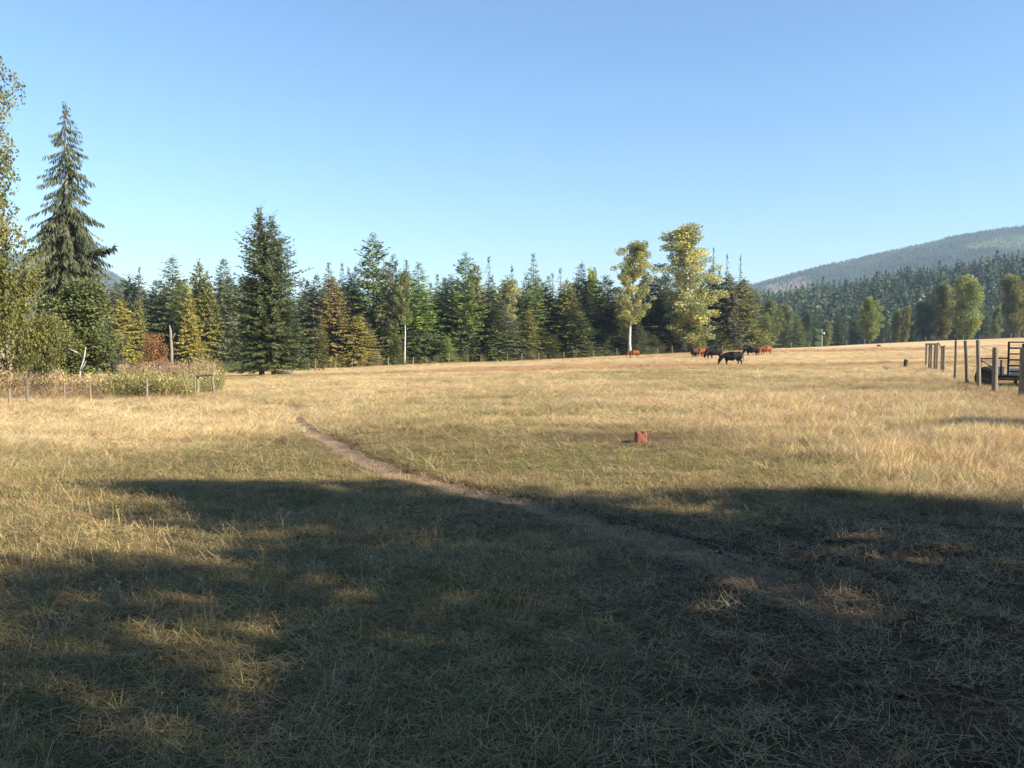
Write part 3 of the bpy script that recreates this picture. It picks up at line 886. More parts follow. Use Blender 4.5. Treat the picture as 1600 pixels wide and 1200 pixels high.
# ------------------------------------------------------------------ trees standing out before the forested hill
GD = "broadleaf trees at the edge of the hill forest"
RT = [
 (1358, 463, 19, 8, 'lime', "bright round yellow-green tree standing alone before the hill forest"),
 (1512, 430, 29, 10, 'lime', "largest bright broadleaf tree before the hill forest, above the fence posts"),
 (1470, 440, 19, 22, 'olive', "olive and yellow birch-like tree beside the largest bright tree"),
 (1445, 470, 20, 25, 'shade', "dull dark broadleaf tree left of the olive and yellow one"),
 (1590, 428, 27, 14, 'olive', "dull olive broadleaf tree cut by the photo's edge"),
 (1411, 478, 10, 40, 'olive', "first small yellowish tree between the round tree and the olive one"),
 (1398, 484, 10, 45, 'olive', "second small yellowish tree close to the round tree"),
 (1555, 478, 11, 30, 'mid', "small pale tree in the gap right of the largest bright tree"),
]
for px, top, hw, d, c, lab in RT:
    tree_px('maple', px, top, hw * 1.08, d, c, lab, GD)
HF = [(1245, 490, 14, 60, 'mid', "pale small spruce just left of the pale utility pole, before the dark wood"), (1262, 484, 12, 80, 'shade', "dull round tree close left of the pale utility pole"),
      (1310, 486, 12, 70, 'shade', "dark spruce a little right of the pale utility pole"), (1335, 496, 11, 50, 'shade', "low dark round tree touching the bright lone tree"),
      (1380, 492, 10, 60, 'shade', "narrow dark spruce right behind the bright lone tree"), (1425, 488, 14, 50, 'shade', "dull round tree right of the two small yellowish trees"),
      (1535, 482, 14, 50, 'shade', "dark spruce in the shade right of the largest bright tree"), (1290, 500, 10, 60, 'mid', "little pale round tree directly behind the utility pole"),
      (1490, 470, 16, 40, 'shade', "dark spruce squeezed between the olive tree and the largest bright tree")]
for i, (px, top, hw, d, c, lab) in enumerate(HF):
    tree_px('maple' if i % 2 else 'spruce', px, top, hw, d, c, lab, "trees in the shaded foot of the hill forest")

# ------------------------------------------------------------------ forests as instances
def lowpoly_conifer(seed, H=10.0, Rr=2.0, lev=17, nb=8):
    rg = np.random.default_rng(seed); P = []; D = []; ln = []
    for i in range(lev):
        s = i / lev
        for j in range(nb if s < .7 else 5):
            a = 6.28 * (j + rg.random()) / nb
            P.append((0, 0, H * (0.06 + .9 * s) + .4)); L = Rr * (1 - s) ** .8 * rg.uniform(.7, 1.2) + .15
            D.append((math.cos(a), math.sin(a), -.55 + .35 * rg.normal())); ln.append(L * 1.1)
    P.append((0, 0, H * .88)); D.append((0, 0, 1)); ln.append(H * .13)
    D = unit(np.array(D)); ln = np.array(ln)
    V, Q = diamonds(np.array(P), D, unit(np.cross(D, np.array([0, 0, .7]) + 1.2 * rg.normal(size=D.shape))), ln, .42 * ln + .12)
    m = MB(); m.tube([(0, 0, -.3), (0, 0, H * .9)], [.16, .03], 5)
    v2 = np.array(m.v); q2 = np.array([f for f in m.f if len(f) == 4])
    return np.concatenate([V, v2]), [Q, q2 + len(V)], np.concatenate([np.repeat(rg.random(len(P)), 4), np.zeros(len(v2))])

def scatter(name, pts, rot, scl, typ, tint, meshes):
    """one object whose points carry instances of the given meshes"""
    coll = bpy.data.collections.new(name + "_kit")
    for i, me in enumerate(meshes):
        coll.objects.link(bpy.data.objects.new("%s_kit_%02d" % (name, i), me))
    me = bpy.data.meshes.new(name)
    n = len(pts); me.vertices.add(n); me.vertices.foreach_set("co", np.asarray(pts, np.float32).ravel())
    for an, ty, key, arr in (("rot", 'FLOAT_VECTOR', "vector", rot), ("scl", 'FLOAT_VECTOR', "vector", scl), ("typ", 'INT', "value", typ)):
        a = me.attributes.new(an, ty, 'POINT')
        a.data.foreach_set(key, np.asarray(arr, np.int32 if ty == 'INT' else np.float32).ravel())
    a = me.attributes.new("tint", 'FLOAT_COLOR', 'POINT')
    c = np.ones((n, 4), np.float32); c[:, :3] = tint; a.data.foreach_set("color", c.ravel())
    o = link(name, me)
    ng = bpy.data.node_groups.new(name + "_scatter", 'GeometryNodeTree')
    ng.interface.new_socket(name="Geometry", in_out='INPUT', socket_type='NodeSocketGeometry')
    ng.interface.new_socket(name="Geometry", in_out='OUTPUT', socket_type='NodeSocketGeometry')
    gi = ng.nodes.new("NodeGroupInput"); go = ng.nodes.new("NodeGroupOutput")
    ip = ng.nodes.new("GeometryNodeInstanceOnPoints"); ci = ng.nodes.new("GeometryNodeCollectionInfo")
    ci.inputs["Collection"].default_value = coll
    ci.inputs["Separate Children"].default_value = True; ci.inputs["Reset Children"].default_value = True
    def na(t, nm):
        k = ng.nodes.new("GeometryNodeInputNamedAttribute"); k.data_type = t; k.inputs["Name"].default_value = nm
        return k.outputs["Attribute"]
    L = ng.links.new
    L(gi.outputs[0], ip.inputs["Points"]); L(ci.outputs[0], ip.inputs["Instance"])
    ip.inputs["Pick Instance"].default_value = True
    L(na('INT', "typ"), ip.inputs["Instance Index"])
    L(na('FLOAT_VECTOR', "rot"), ip.inputs["Rotation"]); L(na('FLOAT_VECTOR', "scl"), ip.inputs["Scale"])
    L(ip.outputs[0], go.inputs[0])
    md = o.modifiers.new("scatter", 'NODES'); md.node_group = ng
    return o

def lowpoly_broad(seed, H=9.0, Rr=3.0):
    (V, Fq, var), mb = broadleaf(seed, H=H, Rr=Rr, zc=.2, nl=8, leaf=.75, lpc=26, cr=1.4)
    return V, Fq, var

lowc = [lowpoly_conifer(s) for s in (1, 2, 3, 4)]
lowb = [lowpoly_broad(s) for s in (5, 6)]
meshI = [np_mesh("far_conifer", *a[:2], FOLI, var=a[2]) for a in lowc] + [np_mesh("far_broadleaf", *a[:2], FOLI, var=a[2]) for a in lowb]
meshO = [np_mesh("hill_conifer", *a[:2], FOL, var=a[2]) for a in lowc] + [np_mesh("hill_broadleaf", *a[:2], FOL, var=a[2]) for a in lowb]

rg = np.random.default_rng(17)
n = 60000
yy = np.sqrt(rg.uniform(395 ** 2, 735 ** 2, n)); uu = rg.uniform(.24, .72, n)
# keep a spacing by a jittered grid
cell = {}
sel = []
for i in range(n):
    k = (int(uu[i] * yy[i] / 6.5), int(yy[i] / 6.5))
    if k not in cell: cell[k] = 1; sel.append(i)
sel = np.array(sel); hx = uu[sel] * yy[sel]; hy = yy[sel]; hz = hill_z(hx, hy)
lime = fbm(hx * .02, hy * .02, 71)
isb = (rg.random(len(hx)) < sstep(.50, .70, lime) * .35)
hh = np.where(isb, rg.uniform(8, 14, len(hx)), (10 + 17 * rg.random(len(hx)) ** 1.5) * (.75 + .4 * fbm(hx * .03, hy * .03, 73)))
ctint = np.array((.065, .090, .042)) * (0.5 + 1.0 * rg.random(len(hx)))[:, None]
ctint = ctint + (np.array((.07, .10, .035)) - ctint) * (rg.random(len(hx)) < .18)[:, None]
btint = np.array((.11, .145, .045)) * (0.6 + .7 * rg.random(len(hx)))[:, None]
tint = np.where(isb[:, None], btint, ctint)
typ = np.where(isb, 4 + (rg.random(len(hx)) * 2).astype(int), (rg.random(len(hx)) * 4).astype(int))
order = np.argsort(hy - 0.0 * hh)
front = order[(hx / hy)[order] > .27][:150]
for i in front:
    k = int(typ[i])
    if isb[i]:
        o = link("broadleaf_tree", meshO[k]); s = hh[i] / 9
        tag(o, "rounded pale tree among the front rows of the forested hill", "broadleaf tree", "trees in the front rows of the forested hill")
    else:
        o = link("conifer_tree", meshO[k]); s = hh[i] / 10
        tag(o, "small dark conifer in the front rows of the forested hill", "conifer", "conifers in the front rows of the forested hill")
    o.location = (hx[i], hy[i], hz[i]); o.scale = (s * 1.3, s * 1.3, s); o.rotation_euler.z = rg.random() * 6.28
    o.color = (*tint[i], 1)
rest = np.setdiff1d(np.arange(len(hx)), front)
sc = hh[rest] / np.where(isb[rest], 9.0, 10.0)
tag(scatter("hill_forest", np.stack([hx, hy, hz], 1)[rest], np.stack([0 * sc, 0 * sc, rg.random(len(rest)) * 6.28], 1), np.stack([sc * 1.3, sc * 1.3, sc], 1), typ[rest], tint[rest], meshI),
    "dense conifer forest covering the hill", "forest", kind="stuff")

def mountain_forest(name, zf, u0, u1, y0, y1, n, h0, h1, label, cc=None, tint0=(.12, .155, .065)):
    yy = np.sqrt(rg.uniform(y0 ** 2, y1 ** 2, n)); xx = rg.uniform(u0, u1, n) * yy
    z = zf(xx, yy)
    keep = np.ones(n, bool)
    if cc is not None: keep = rg.random(n) > cc(xx, yy, z) * .90
    xx, yy, z = xx[keep], yy[keep], z[keep]; n = len(xx)
    young = sstep(.46, .56, fbm(xx * .004 + 9, yy * .0022, 33))
    s = (h0 + (h1 - h0) * rg.random(n)) * (1 - .45 * young) / 10
    t = np.array(tint0) * (.55 + .9 * rg.random(n))[:, None]
    t = t + (np.array((.17, .21, .09)) - t) * (young * .9)[:, None]
    tag(scatter(name, np.stack([xx, yy, z], 1), np.stack([0 * s, 0 * s, rg.random(n) * 6.28], 1), np.stack([s * 1.3, s * 1.3, s], 1), (rg.random(n) * 4).astype(int), t, meshI),
        label, "forest", kind="stuff")
mountain_forest("mountain_forest", mount_r, .27, .72, 1250, 2300, 26000, 6, 11, "hazy forest on the far mountain with logged brown strips", clearcut)
mountain_forest("mountain_forest", mount_l, -.72, -.38, 1800, 2560, 16000, 7, 12, "blue hazy forest on the far hill seen between the trees")

# ------------------------------------------------------------------ fences
def post_mesh(h, r, seed, lean=0.0):
    rd = random.Random(seed); m = MB()
    pts = [(0, 0, -.3), (lean * .2, 0, .0), (lean * .5 + rd.uniform(-.01, .01), 0, h * .5), (lean, 0, h - .02), (lean, 0, h)]
    m.tube(pts, [r * 1.05, r * 1.05, r * rd.uniform(.92, 1.02), r * .93, r * .82], 10, wob=.10, rnd=rd)
    return m.mesh("post", POSTW, smooth=False)

WIRE = plain("rusty_wire", (.12, .09, .075), .6, .7)
def wire(parent, pts, r=.0025):
    m = MB(); m.tube(pts, r, 4, cap=False)
    return m.obj("wire", WIRE, parent)

def fence(name, posts, label, wires=(0.35, 0.65, 0.95), group=None, wr=.003, seed=1, wire_on=True):
    """posts: list of (x, y, z, height, radius, lean)"""
    x0, y0, z0 = posts[0][:3]
    e = empty(name, (x0, y0, z0)); tag(e, label, "fence", group)
    for i, (x, y, z, h, r, ln) in enumerate(posts):
        o = link("post", post_mesh(h, r, seed + i, ln), e); o.location = (x - x0, y - y0, z - z0)
        o.rotation_euler.z = 0
    if wire_on:
        for f in wires:
            wire(e, [(p[0] - x0 + p[5] * f, p[1] - y0 - p[4], p[2] - z0 + p[3] * f) for p in posts], wr)
    return e

def post_px(px, top, base, w, lean_px=0):
    x, y, z = ground_at(px, base)
    return (x, y, z, max(.3, row_z(top, y) - z), w * .44 * y / F, lean_px * y / F)

# near fence at the right
RF = [post_px(1554, 543, 617, 9.5, -1), post_px(1530, 531, 608, 7, -4), post_px(1512, 532, 602, 5.5, -5.5), post_px(1492, 532, 595, 4.5, 0)]
xr, yr, zr = ground_at(1598, 626)
RF = [(xr, yr, zr, row_z(543, yr) - zr, .11, 0)] + RF
rf = fence("wire_fence", RF, "near fence of tall rough wooden posts beside the stock trailer", wires=(.25, .45, .65, .88), wr=.0045, seed=11)
# braced corner of the same fence line
def brace():
    ps = [post_px(1474, 541, 582, 4.2), post_px(1471, 543, 581, 3.6), post_px(1464, 536, 578, 4), post_px(1461, 538, 577, 5), post_px(1455, 538, 577, 3.5), post_px(1452, 539, 577, 4), post_px(1447, 538, 573, 4)]
    x0, y0, z0 = ps[2][:3]
    e = empty("fence_brace", (x0, y0, z0)); tag(e, "braced cluster of weathered fence posts with pale top rails", "fence brace")
    for i, (x, y, z, h, r, ln) in enumerate(ps):
        o = link("post", post_mesh(h, r, 40 + i), e); o.location = (x - x0, y - y0, z - z0)
    def rail(a, b, r=.07):
        m = MB(); A, B = ps[a], ps[b]
        m.tube([(A[0] - x0 + .05, A[1] - y0, A[2] - z0 + A[3] + .01), (B[0] - x0 - .05, B[1] - y0, B[2] - z0 + B[3] + .01)], r, 8, wob=.1)
        m.obj("rail", POSTW, e)
    rail(3, 6, .055); rail(0, 1, .05)
    rail(2, 1, .04)
brace()
# short dark stump post in the field
x, y, z = ground_at(1415, 574)
h = row_z(562, y) - z
m = MB(); m.tube([(0, 0, -.2), (0, 0, h * .6), (.02, 0, h * .95), (.03, 0, h)], [.14, .13, .125, .10], 10, wob=.15)
o = m.obj("stump_post", plain("dark_wet_wood", (.045, .035, .03), .8)); o.location = (x, y, z)
m = MB(); m.tube([(0, 0, 0), (0.11, 0, 0)], [.05, .05], 7); k = m.obj("knot", DEADW, o); k.location = (.06, -.02, h * .8)
tag(o, "short dark post stump standing alone in the grass", "stump")
x, y, z = ground_at(1373, 541.5)
m = MB(); m.tube([(-.45, 0, -.05), (-.25, 0, .14), (.05, .05, .22), (.35, 0, .14), (.5, 0, -.03)], [.05, .16, .2, .15, .04], 8, wob=.2)
o = m.obj("rock", plain("dark_rock", (.06, .05, .045), .9), smooth=True); o.location = (x, y, z)
tag(o, "small dark rock far out in the field near the far fence", "rock")

# fence along the far edge, right
FF = []
for px in (1236, 1264, 1293, 1322, 1350, 1380, 1413, 1445, 1478, 1504, 1530, 1555, 1578, 1602):
    u = (px - 800) / F; y = float(edge_y(u)) - 3
    x, y, z = at_dist(px, y); FF.append((x, y, z, rr.uniform(1.1, 1.5), .085, rr.uniform(-.06, .06)))
fence("wire_fence", FF, "distant fence of small posts along the field's far crest", wires=(.5, .9), wr=.006, seed=70)
# fence along the tree line
FT = []
for i, px in enumerate(np.arange(352, 1170, 29)):
    px = px + rr.uniform(-8, 8); u = (px - 800) / F; y = float(edge_y(u)) - 1.5
    x, y, z = at_dist(px, y); FT.append((x, y, z, rr.uniform(.95, 1.35), .06, rr.uniform(-.08, .08)))
fence("wire_fence", FT, "line of small thin posts at the foot of the tree line", wires=(.5, .9), wr=.005, seed=120)
# old fence at the left
LF = [post_px(15, 607, 634, 4), post_px(43, 594, 630, 4.6, 0), post_px(101, 597, 630, 2.8), post_px(142, 593, 629, 4, -1), post_px(230, 591, 625, 4), post_px(305, 588, 619, 4.4)]
fence("wire_fence", LF, "old sagging fence of grey posts before the scrub and weeds", wires=(.4, .8), wr=.003, seed=200)
LB = [post_px(30, 609, 624, 3), post_px(165, 587, 606, 3), post_px(180, 572, 600, 3.2)]
LB = [(x, y + 3, tz(x * (y + 3) / y, y + 3), h, r, l) for (x, y, z, h, r, l) in LB]
fence("wire_fence", LB, "few thin leaning posts farther back in the weeds", wires=(.8,), wr=.003, seed=220)
# wooden frame at the fence end
x0, y0, z0 = ground_at(308, 618); FRAME_Y = y0
e = empty("gate_frame", (x0, y0, z0)); tag(e, "grey wooden frame like a small goal at the end of the old fence", "gate frame")
s = y0 / F
h = row_z(588, y0) - z0
m = MB(); m.tube([(24 * s, 0, h + .02), (27 * s, .05, -.2)], [.045, .05], 8, wob=.1); m.obj("post", POSTW, e)
m = MB(); m.tube([(0, 0.1, -.2), (0, 0.1, h)], [.055, .05], 8, wob=.1); m.obj("post", POSTW, e)
m = MB(); m.tube([(-4 * s, 0.03, h + .02), (10 * s, 0.03, h + .045), (26 * s, 0, h + .06)], [.05, .05, .045], 8, wob=.1); m.obj("rail", POSTW, e)
m = MB(); m.tube([(17 * s, .03, h), (17 * s, .03, h - .16)], .035, 6); m.obj("peg", POSTW, e)
for f in (.25, .6): wire(e, [(0, .05, h * f), (26 * s, 0, h * f)])

# yard light pole
x, y, z = at_dist(1283.5, float(edge_y((1283.5 - 800) / F)) + 25)
z = min(z, row_z(545, y))
e = empty("light_pole", (x, y, z)); tag(e, "thin pale utility pole with a white lamp before the dark forest", "light pole")
hp = row_z(514, y) - z
m = MB(); m.tube([(0, 0, -.3), (0, 0, hp)], [.13, .09], 8); m.obj("pole", plain("grey_pole", (.38, .36, .33), .8), e)
m = MB(); m.tube([(0, 0, hp - 1.15), (.5, -.2, hp - .95)], .04, 6); m.obj("arm", plain("grey_metal", (.35, .36, .37), .5, .6), e)
m = MB(); m.tube([(.42, -.2, hp - 1.3), (.42, -.2, hp - 1.12), (.42, -.2, hp - .92)], [.24, .26, .12], 10); m.obj("lamp_head", plain("white_enamel", (.8, .8, .8), .4), e)

# ------------------------------------------------------------------ stock trailer behind the near fence
DARKM = plain("dark_painted_steel", (.035, .03, .028), .55, .3, .35)
RUSTM = plain("rusted_steel", (.11, .06, .04), .8, .2, .4)
RUB = plain("tyre_rubber", (.025, .025, .026), .8)
def trailer():
    y = 30.0; x, y, z = at_dist(1532, y); s = y / F
    th = -math.atan2(732, F); e = empty("stock_trailer", (x, y, z), th); tag(e, "dark flatbed farm trailer with a slatted rack behind the near fence", "trailer")
    X = lambda px: (px - 1532) * s * .86
    Z = lambda py: row_z(py, y) - z
    W = X(1642)                        # runs on past the frame's edge
    m = MB(); m.box((W / 2, .9, Z(588)), (W, 1.8, .10)); m.obj("bed", DARKM, e, bevel=.01)
    m = MB(); m.box((W / 2, .02, Z(592)), (W, .06, .08)); m.obj("side_beam", RUSTM, e)
    # low front rail
    m = MB()
    m.tube([(0, 0, Z(588)), (0, 0, Z(560))], .03, 6); m.obj("rail_post", DARKM, e)
    m = MB(); m.tube([(X(1564), 0, Z(588)), (X(1564), 0, Z(562))], .03, 6); m.obj("rail_post", DARKM, e)
    m = MB(); m.tube([(-.02, 0, Z(560.5)), (X(1574), 0, Z(559.5))], .028, 6); m.obj("rail", DARKM, e)
    m = MB(); m.tube([(0.02, .02, Z(563)), (X(1552), .05, Z(574))], .022, 6); m.obj("brace_rod", DARKM, e)
    # slatted rack
    r = link("rack", MB().mesh("rack"), e)
    m = MB(); m.box((X(1575), 0, (Z(534) + Z(590)) / 2), (.07, .06, Z(534) - Z(590))); m.obj("rack_post", DARKM, r)
    m = MB(); m.box((X(1597), -.002, (Z(537) + Z(590)) / 2), (.08, .06, Z(537) - Z(590))); m.obj("rack_post", DARKM, r)
    m = MB(); m.box((X(1641), 0, (Z(534) + Z(590)) / 2), (.07, .06, Z(534) - Z(590))); m.obj("rack_post", DARKM, r)
    for py, t in ((534, .05), (543, .06), (552, .05), (561, .06), (570, .06), (579, .055)):
        m = MB(); m.box((X(1608), -.045, Z(py) - .02), (X(1642) - X(1573), .03, t)); m.obj("slat", DARKM, r, bevel=.004)
    # wheels
    for px, yy in ((1541, -.12), (1541, 1.85)):
        R0 = Z(573) * .5
        w = MB(); w.tube([(X(px), yy - .11, R0 * .9), (X(px), yy - .09, R0 * .9), (X(px), yy + .09, R0 * .9), (X(px), yy + .11, R0 * .9)], [R0 * .88, R0, R0, R0 * .88], 22)
        wo = w.obj("wheel", RUB, e, smooth=False)
        w = MB(); w.tube([(X(px), yy - .125, R0 * .9), (X(px), yy + .125, R0 * .9)], R0 * .42, 14); w.obj("rim", plain("grey_rim", (.05, .048, .045), .6, .5), wo)
    m = MB(); m.tube([(X(1541), -.1, Z(588) * .45), (X(1541), 1.8, Z(588) * .45)], .04, 6); m.obj("axle", DARKM, e)
    for px in (1588, 1625):
        m = MB(); m.box((X(px), .9, Z(588) / 2 - .05), (.08, 1.4, Z(588) - .1)); m.obj("support", DARKM, e)
    # load: two pale tubs and a black drum
    PALE = plain("pale_plastic", (.55, .56, .58), .5)
    def tub(px, py0, py1, w, yy, lab):
        o = MB(); a = w * s / 2; zb, zt = Z(py1), Z(py0)
        b = 0
        o.v = [(-a * .85, -.2, 0), (a * .85, -.2, 0), (a * .85, .2, 0), (-a * .85, .2, 0), (-a, -.24, zt - zb), (a, -.24, zt - zb), (a, .24, zt - zb), (-a, .24, zt - zb)]
        o.f = [(0, 3, 2, 1), (0, 1, 5, 4), (1, 2, 6, 5), (2, 3, 7, 6), (3, 0, 4, 7)]
        t = o.obj("tub", PALE); c_, s_ = math.cos(th), math.sin(th); t.location = (x + X(px) * c_ - yy * s_, y + X(px) * s_ + yy * c_, z + zb); t.rotation_euler.z = th; tag(t, lab, "tub", "pale tubs on the trailer")
        m = MB()
        for c, d in (((0, -.25, zt - zb), (2 * a + .05, .03, .04)), ((0, .25, zt - zb), (2 * a + .05, .03, .04)), ((-a, 0, zt - zb), (.03, .47, .04)), ((a, 0, zt - zb), (.03, .47, .04))): m.box(c, d)
        m.obj("rim", PALE, t)
    tub(1552, 572, 586.4, 15, .35, "wider pale plastic tub on the trailer bed beside the thick fence post")
    tub(1565, 573, 586.4, 8, .3, "narrow pale plastic tub on the trailer bed next to the slatted rack")
    tub(1588, 576, 586.4, 18, .4, "pale plastic tub showing through the lower slats of the rack")
trailer()

# ------------------------------------------------------------------ red salt block
def salt_block():
    x, y, z = ground_at(1001, 691)
    s = y / F; a = 17 * s / 2; h = 17 * s
    bm = bmesh.new(); bmesh.ops.create_cube(bm, size=2)
    bmesh.ops.subdivide_edges(bm, edges=bm.edges[:], cuts=9, use_grid_fill=True)
    for v in bm.verts:
        p = v.co.copy(); q = p.copy()
        rr_ = max(abs(p.x), abs(p.y))
        # soften the corners, lick a notch into the top
        q.x *= 1 - .05 * (abs(p.y) ** 6 + abs(p.z) ** 6) ; q.y *= 1 - .05 * (abs(p.x) ** 6 + abs(p.z) ** 6)
        if p.z > 0:
            q.z -= p.z * (.62 * math.exp(-((p.x - .12) / .34) ** 2 - ((p.y + .25) / .8) ** 2) + .22 * math.exp(-((p.x - .95) / .3) ** 2))
            q.z += p.z * .12 * math.exp(-((p.x - .62) / .16) ** 2)
        n_ = float(fbm(np.array([p.x * 2.2 + p.z]), np.array([p.y * 2.2 - p.z * 1.3]), 5)[0]) - .5
        q *= 1 + .10 * n_
        v.co = (q.x * a, q.y * a, (q.z + 1) * h / 2)
    me = bpy.data.meshes.new("salt_block"); bm.to_mesh(me); bm.free()
    me.materials.append(plain("red_salt", (.225, .078, .048), .75, 0, .4, 16, .6))
    me.polygons.foreach_set("use_smooth", [True] * len(me.polygons))
    o = link("salt_block", me); o.location = (x, y, z - .01); o.rotation_euler.z = R(5)
    tag(o, "rusty red cattle salt block with a licked notch in its top", "salt block")
salt_block()

# ------------------------------------------------------------------ cattle
def hide_mat(name, c):
    m, nt, b = newmat(name)
    tc = N(nt, "ShaderNodeTexCoord"); no = N(nt, "ShaderNodeTexNoise", i_Scale=5.0, i_Detail=6.0, i_Roughness=.6)
    nt.links.new(tc.outputs["Object"], no.inputs[0])
    nt.links.new(ramp(nt, no.outputs[0], [(.3, tuple(x * .7 for x in c)), (.7, tuple(x * 1.3 for x in c))]), b.inputs["Base Color"])
    b.inputs["Roughness"].default_value = .75; b.inputs["Specular IOR Level"].default_value = .1
    return m
H_BLACK = hide_mat("black_hide", (.013, .011, .011)); H_RED = hide_mat("red_hide", (.21, .065, .026)); H_BROWN = hide_mat("brown_hide", (.07, .028, .018))

def cow_mesh(name, step=0.0, headx=0.0, heady=0.0):
    """grazing beast facing +X, about 1.3 m at the back"""
    V = []; E = []; Rd = []
    def chain(pts, start=None):
        prev = start
        for p in pts:
            V.append(p[:3]); Rd.append((p[3], p[4] if len(p) > 4 else p[3])); i = len(V) - 1
            if prev is not None: E.append((prev, i))
            prev = i
        return prev
    chain([(-.35, 0, .84, .46, .42)])                                        # 0 root, belly
    rump = chain([(-.68, 0, .91, .42, .36), (-.92, 0, .98, .28, .28)], 0)
    sh = chain([(.0, 0, .82, .49, .43), (.38, 0, .86, .46, .36), (.64, 0, .90, .31, .27)], 0)
    nk = chain([(.88, heady * .3, .78, .23, .22), (1.06, heady * .6, .56, .17, .18), (1.14 + headx, heady, .38, .14, .15), (1.19 + headx, heady, .22, .085, .09), (1.23 + headx, heady, .09, .07, .065)], sh)
    hd = nk - 2
    for sy in (-1, 1):
        chain([(1.05 + headx, heady + sy * .14, .50, .035, .03), (1.02 + headx, heady + sy * .25, .47, .022, .04)], hd)
        st = step * sy
        chain([(.46, sy * .19, .55, .14, .13), (.46 + st, sy * .19, .32, .075), (.45 + st * 1.5, sy * .18, .12, .05), (.48 + st * 1.6, sy * .18, .015, .06)], 3 + 1)
        chain([(-.72, sy * .19, .62, .22, .16), (-.62 - st, sy * .19, .46, .12, .10), (-.80 - st, sy * .18, .36, .06), (-.76 - st * 1.5, sy * .18, .10, .048), (-.73 - st * 1.5, sy * .18, .015, .06)], rump - 1)
    chain([(-1.04, 0, 1.00, .045), (-1.08, 0, .72, .028), (-1.07, 0, .45, .024), (-1.06, 0, .30, .045)], rump)
    me = bpy.data.meshes.new(name); me.from_pydata(V, E, [])
    ob = bpy.data.objects.new("tmp", me); COL.objects.link(ob)
    sk = ob.modifiers.new("s", 'SKIN'); sk.use_smooth_shade = True
    sv = me.skin_vertices[0].data
    for i, r in enumerate(Rd): sv[i].radius = r; sv[i].use_root = (i == 0)
    sb = ob.modifiers.new("d", 'SUBSURF'); sb.levels = 2; sb.render_levels = 2
    dg = bpy.context.evaluated_depsgraph_get()
    out = bpy.data.meshes.new_from_object(ob.evaluated_get(dg))
    bpy.data.objects.remove(ob)
    out.name = name
    out.polygons.foreach_set("use_smooth", [True] * len(out.polygons))
    return out
cowA = cow_mesh("grazing_cow", .06); cowB = cow_mesh("grazing_cow", -.07, .03, .12)
COWS = [
 # px, base row, height px, heading (deg, 180 = facing left), mesh, hide, label
 (1143, 570, 21.5, 186, cowA, H_BLACK, "nearest black cow grazing with its head down to the grass"),
 (1115, 561, 19.5, 205, cowB, H_BLACK, "black cow grazing behind and left of the nearest one, beside red cattle"),
 (1101, 558, 15, 215, cowA, H_RED, "red-brown cow partly hidden behind a black cow"),
 (1085, 558, 15, 250, cowB, H_BROWN, "dark brown young cow seen end on, first of the close group"),
 (1174, 556, 14.5, 180, cowA, H_BLACK, "smaller black cow grazing just beside the red one nearest the mountain view"),
 (1196, 553.5, 13.5, 196, cowB, H_RED, "bright red cow grazing with a lowered head at the end of the herd"),
 (989, 558.5, 11.5, 182, cowA, H_RED, "lone red cow below the white-trunked cottonwood, away from the herd"),
]
for px, base, hp, hd, me, mat, lab in COWS:
    x, y, z = ground_at(px, base)
    m2 = me.copy(); m2.materials.clear(); m2.materials.append(mat)
    o = link("cow", m2); sc_ = hp * y / F / 1.30
    o.location = (x, y, z); o.scale = (sc_ * 1.05, sc_ * 1.05, sc_); o.rotation_euler.z = R(hd)
    tag(o, lab, "cow", "cattle grazing in the field")

# ------------------------------------------------------------------ trees behind the camera that throw the shade, some added to block skylight
SX, SY = 0.906, -0.423           # towards the sun on the ground
def shade_tree(kind, p, t, H, hw, c, label, var=0):
    x = p * 0.423 + t * SX; y = p * 0.906 + t * SY
    place_tree(kind, x, y, tz(x, y), H, hw, c, label, "trees behind the viewer", var=var)
SH = [('maple', 6.4, 10.0, 10.4, 2.3), ('maple', 7.9, 8.0, 5.3, 2.0), ('thin', 4.9, 10.0, 9.6, 2.1), ('thin', 3.6, 10.5, 9.8, 1.7), ('maple', 3.4, 9.0, 6.6, 1.8), ('thin', 1.6, 12.5, 12.0, 2.6), ('spruce', 2.6, 15.0, 14.0, 2.2),
      ('thin', -2.0, 11.0, 12.0, 3.6), ('spruce', 0.2, 17.5, 17.0, 3.6), ('maple', -5.5, 12.0, 12.0, 4.0), ('spruce', -3.0, 18.0, 17.0, 4.0), ('maple', -9.5, 12.0, 12.0, 4.2),
      ('spruce', -7.5, 19.0, 18.0, 4.2), ('maple', 0.6, 6.8, 9.5, 2.4), ('maple', -3.2, 5.2, 11.0, 3.0), ('maple', -7.0, 5.0, 12.0, 3.6), ('maple', -8.5, -1.0, 12.0, 3.6),  # the close maples are added out of view to darken the near ground
      ('maple', -12.0, 3.0, 14.0, 4.5), ('spruce', 4.5, 17.0, 9.0, 2.4)]
for i, (k, p, t, H, hw) in enumerate(SH):
    shade_tree(k, p, t, H, hw, 'mid' if k in ('maple', 'thin') else 'spruce', "unseen tree standing behind the viewer whose shade falls on the grass", i % len(PR[k]))
x, y, z = 19.5, 10.5, tz(19.5, 10.5)
place_tree('maple', x, y, z, 6.7, 2.2, 'mid', "small tree beyond the fence, outside the view, shading the fence foot", "trees behind the viewer", var=1)

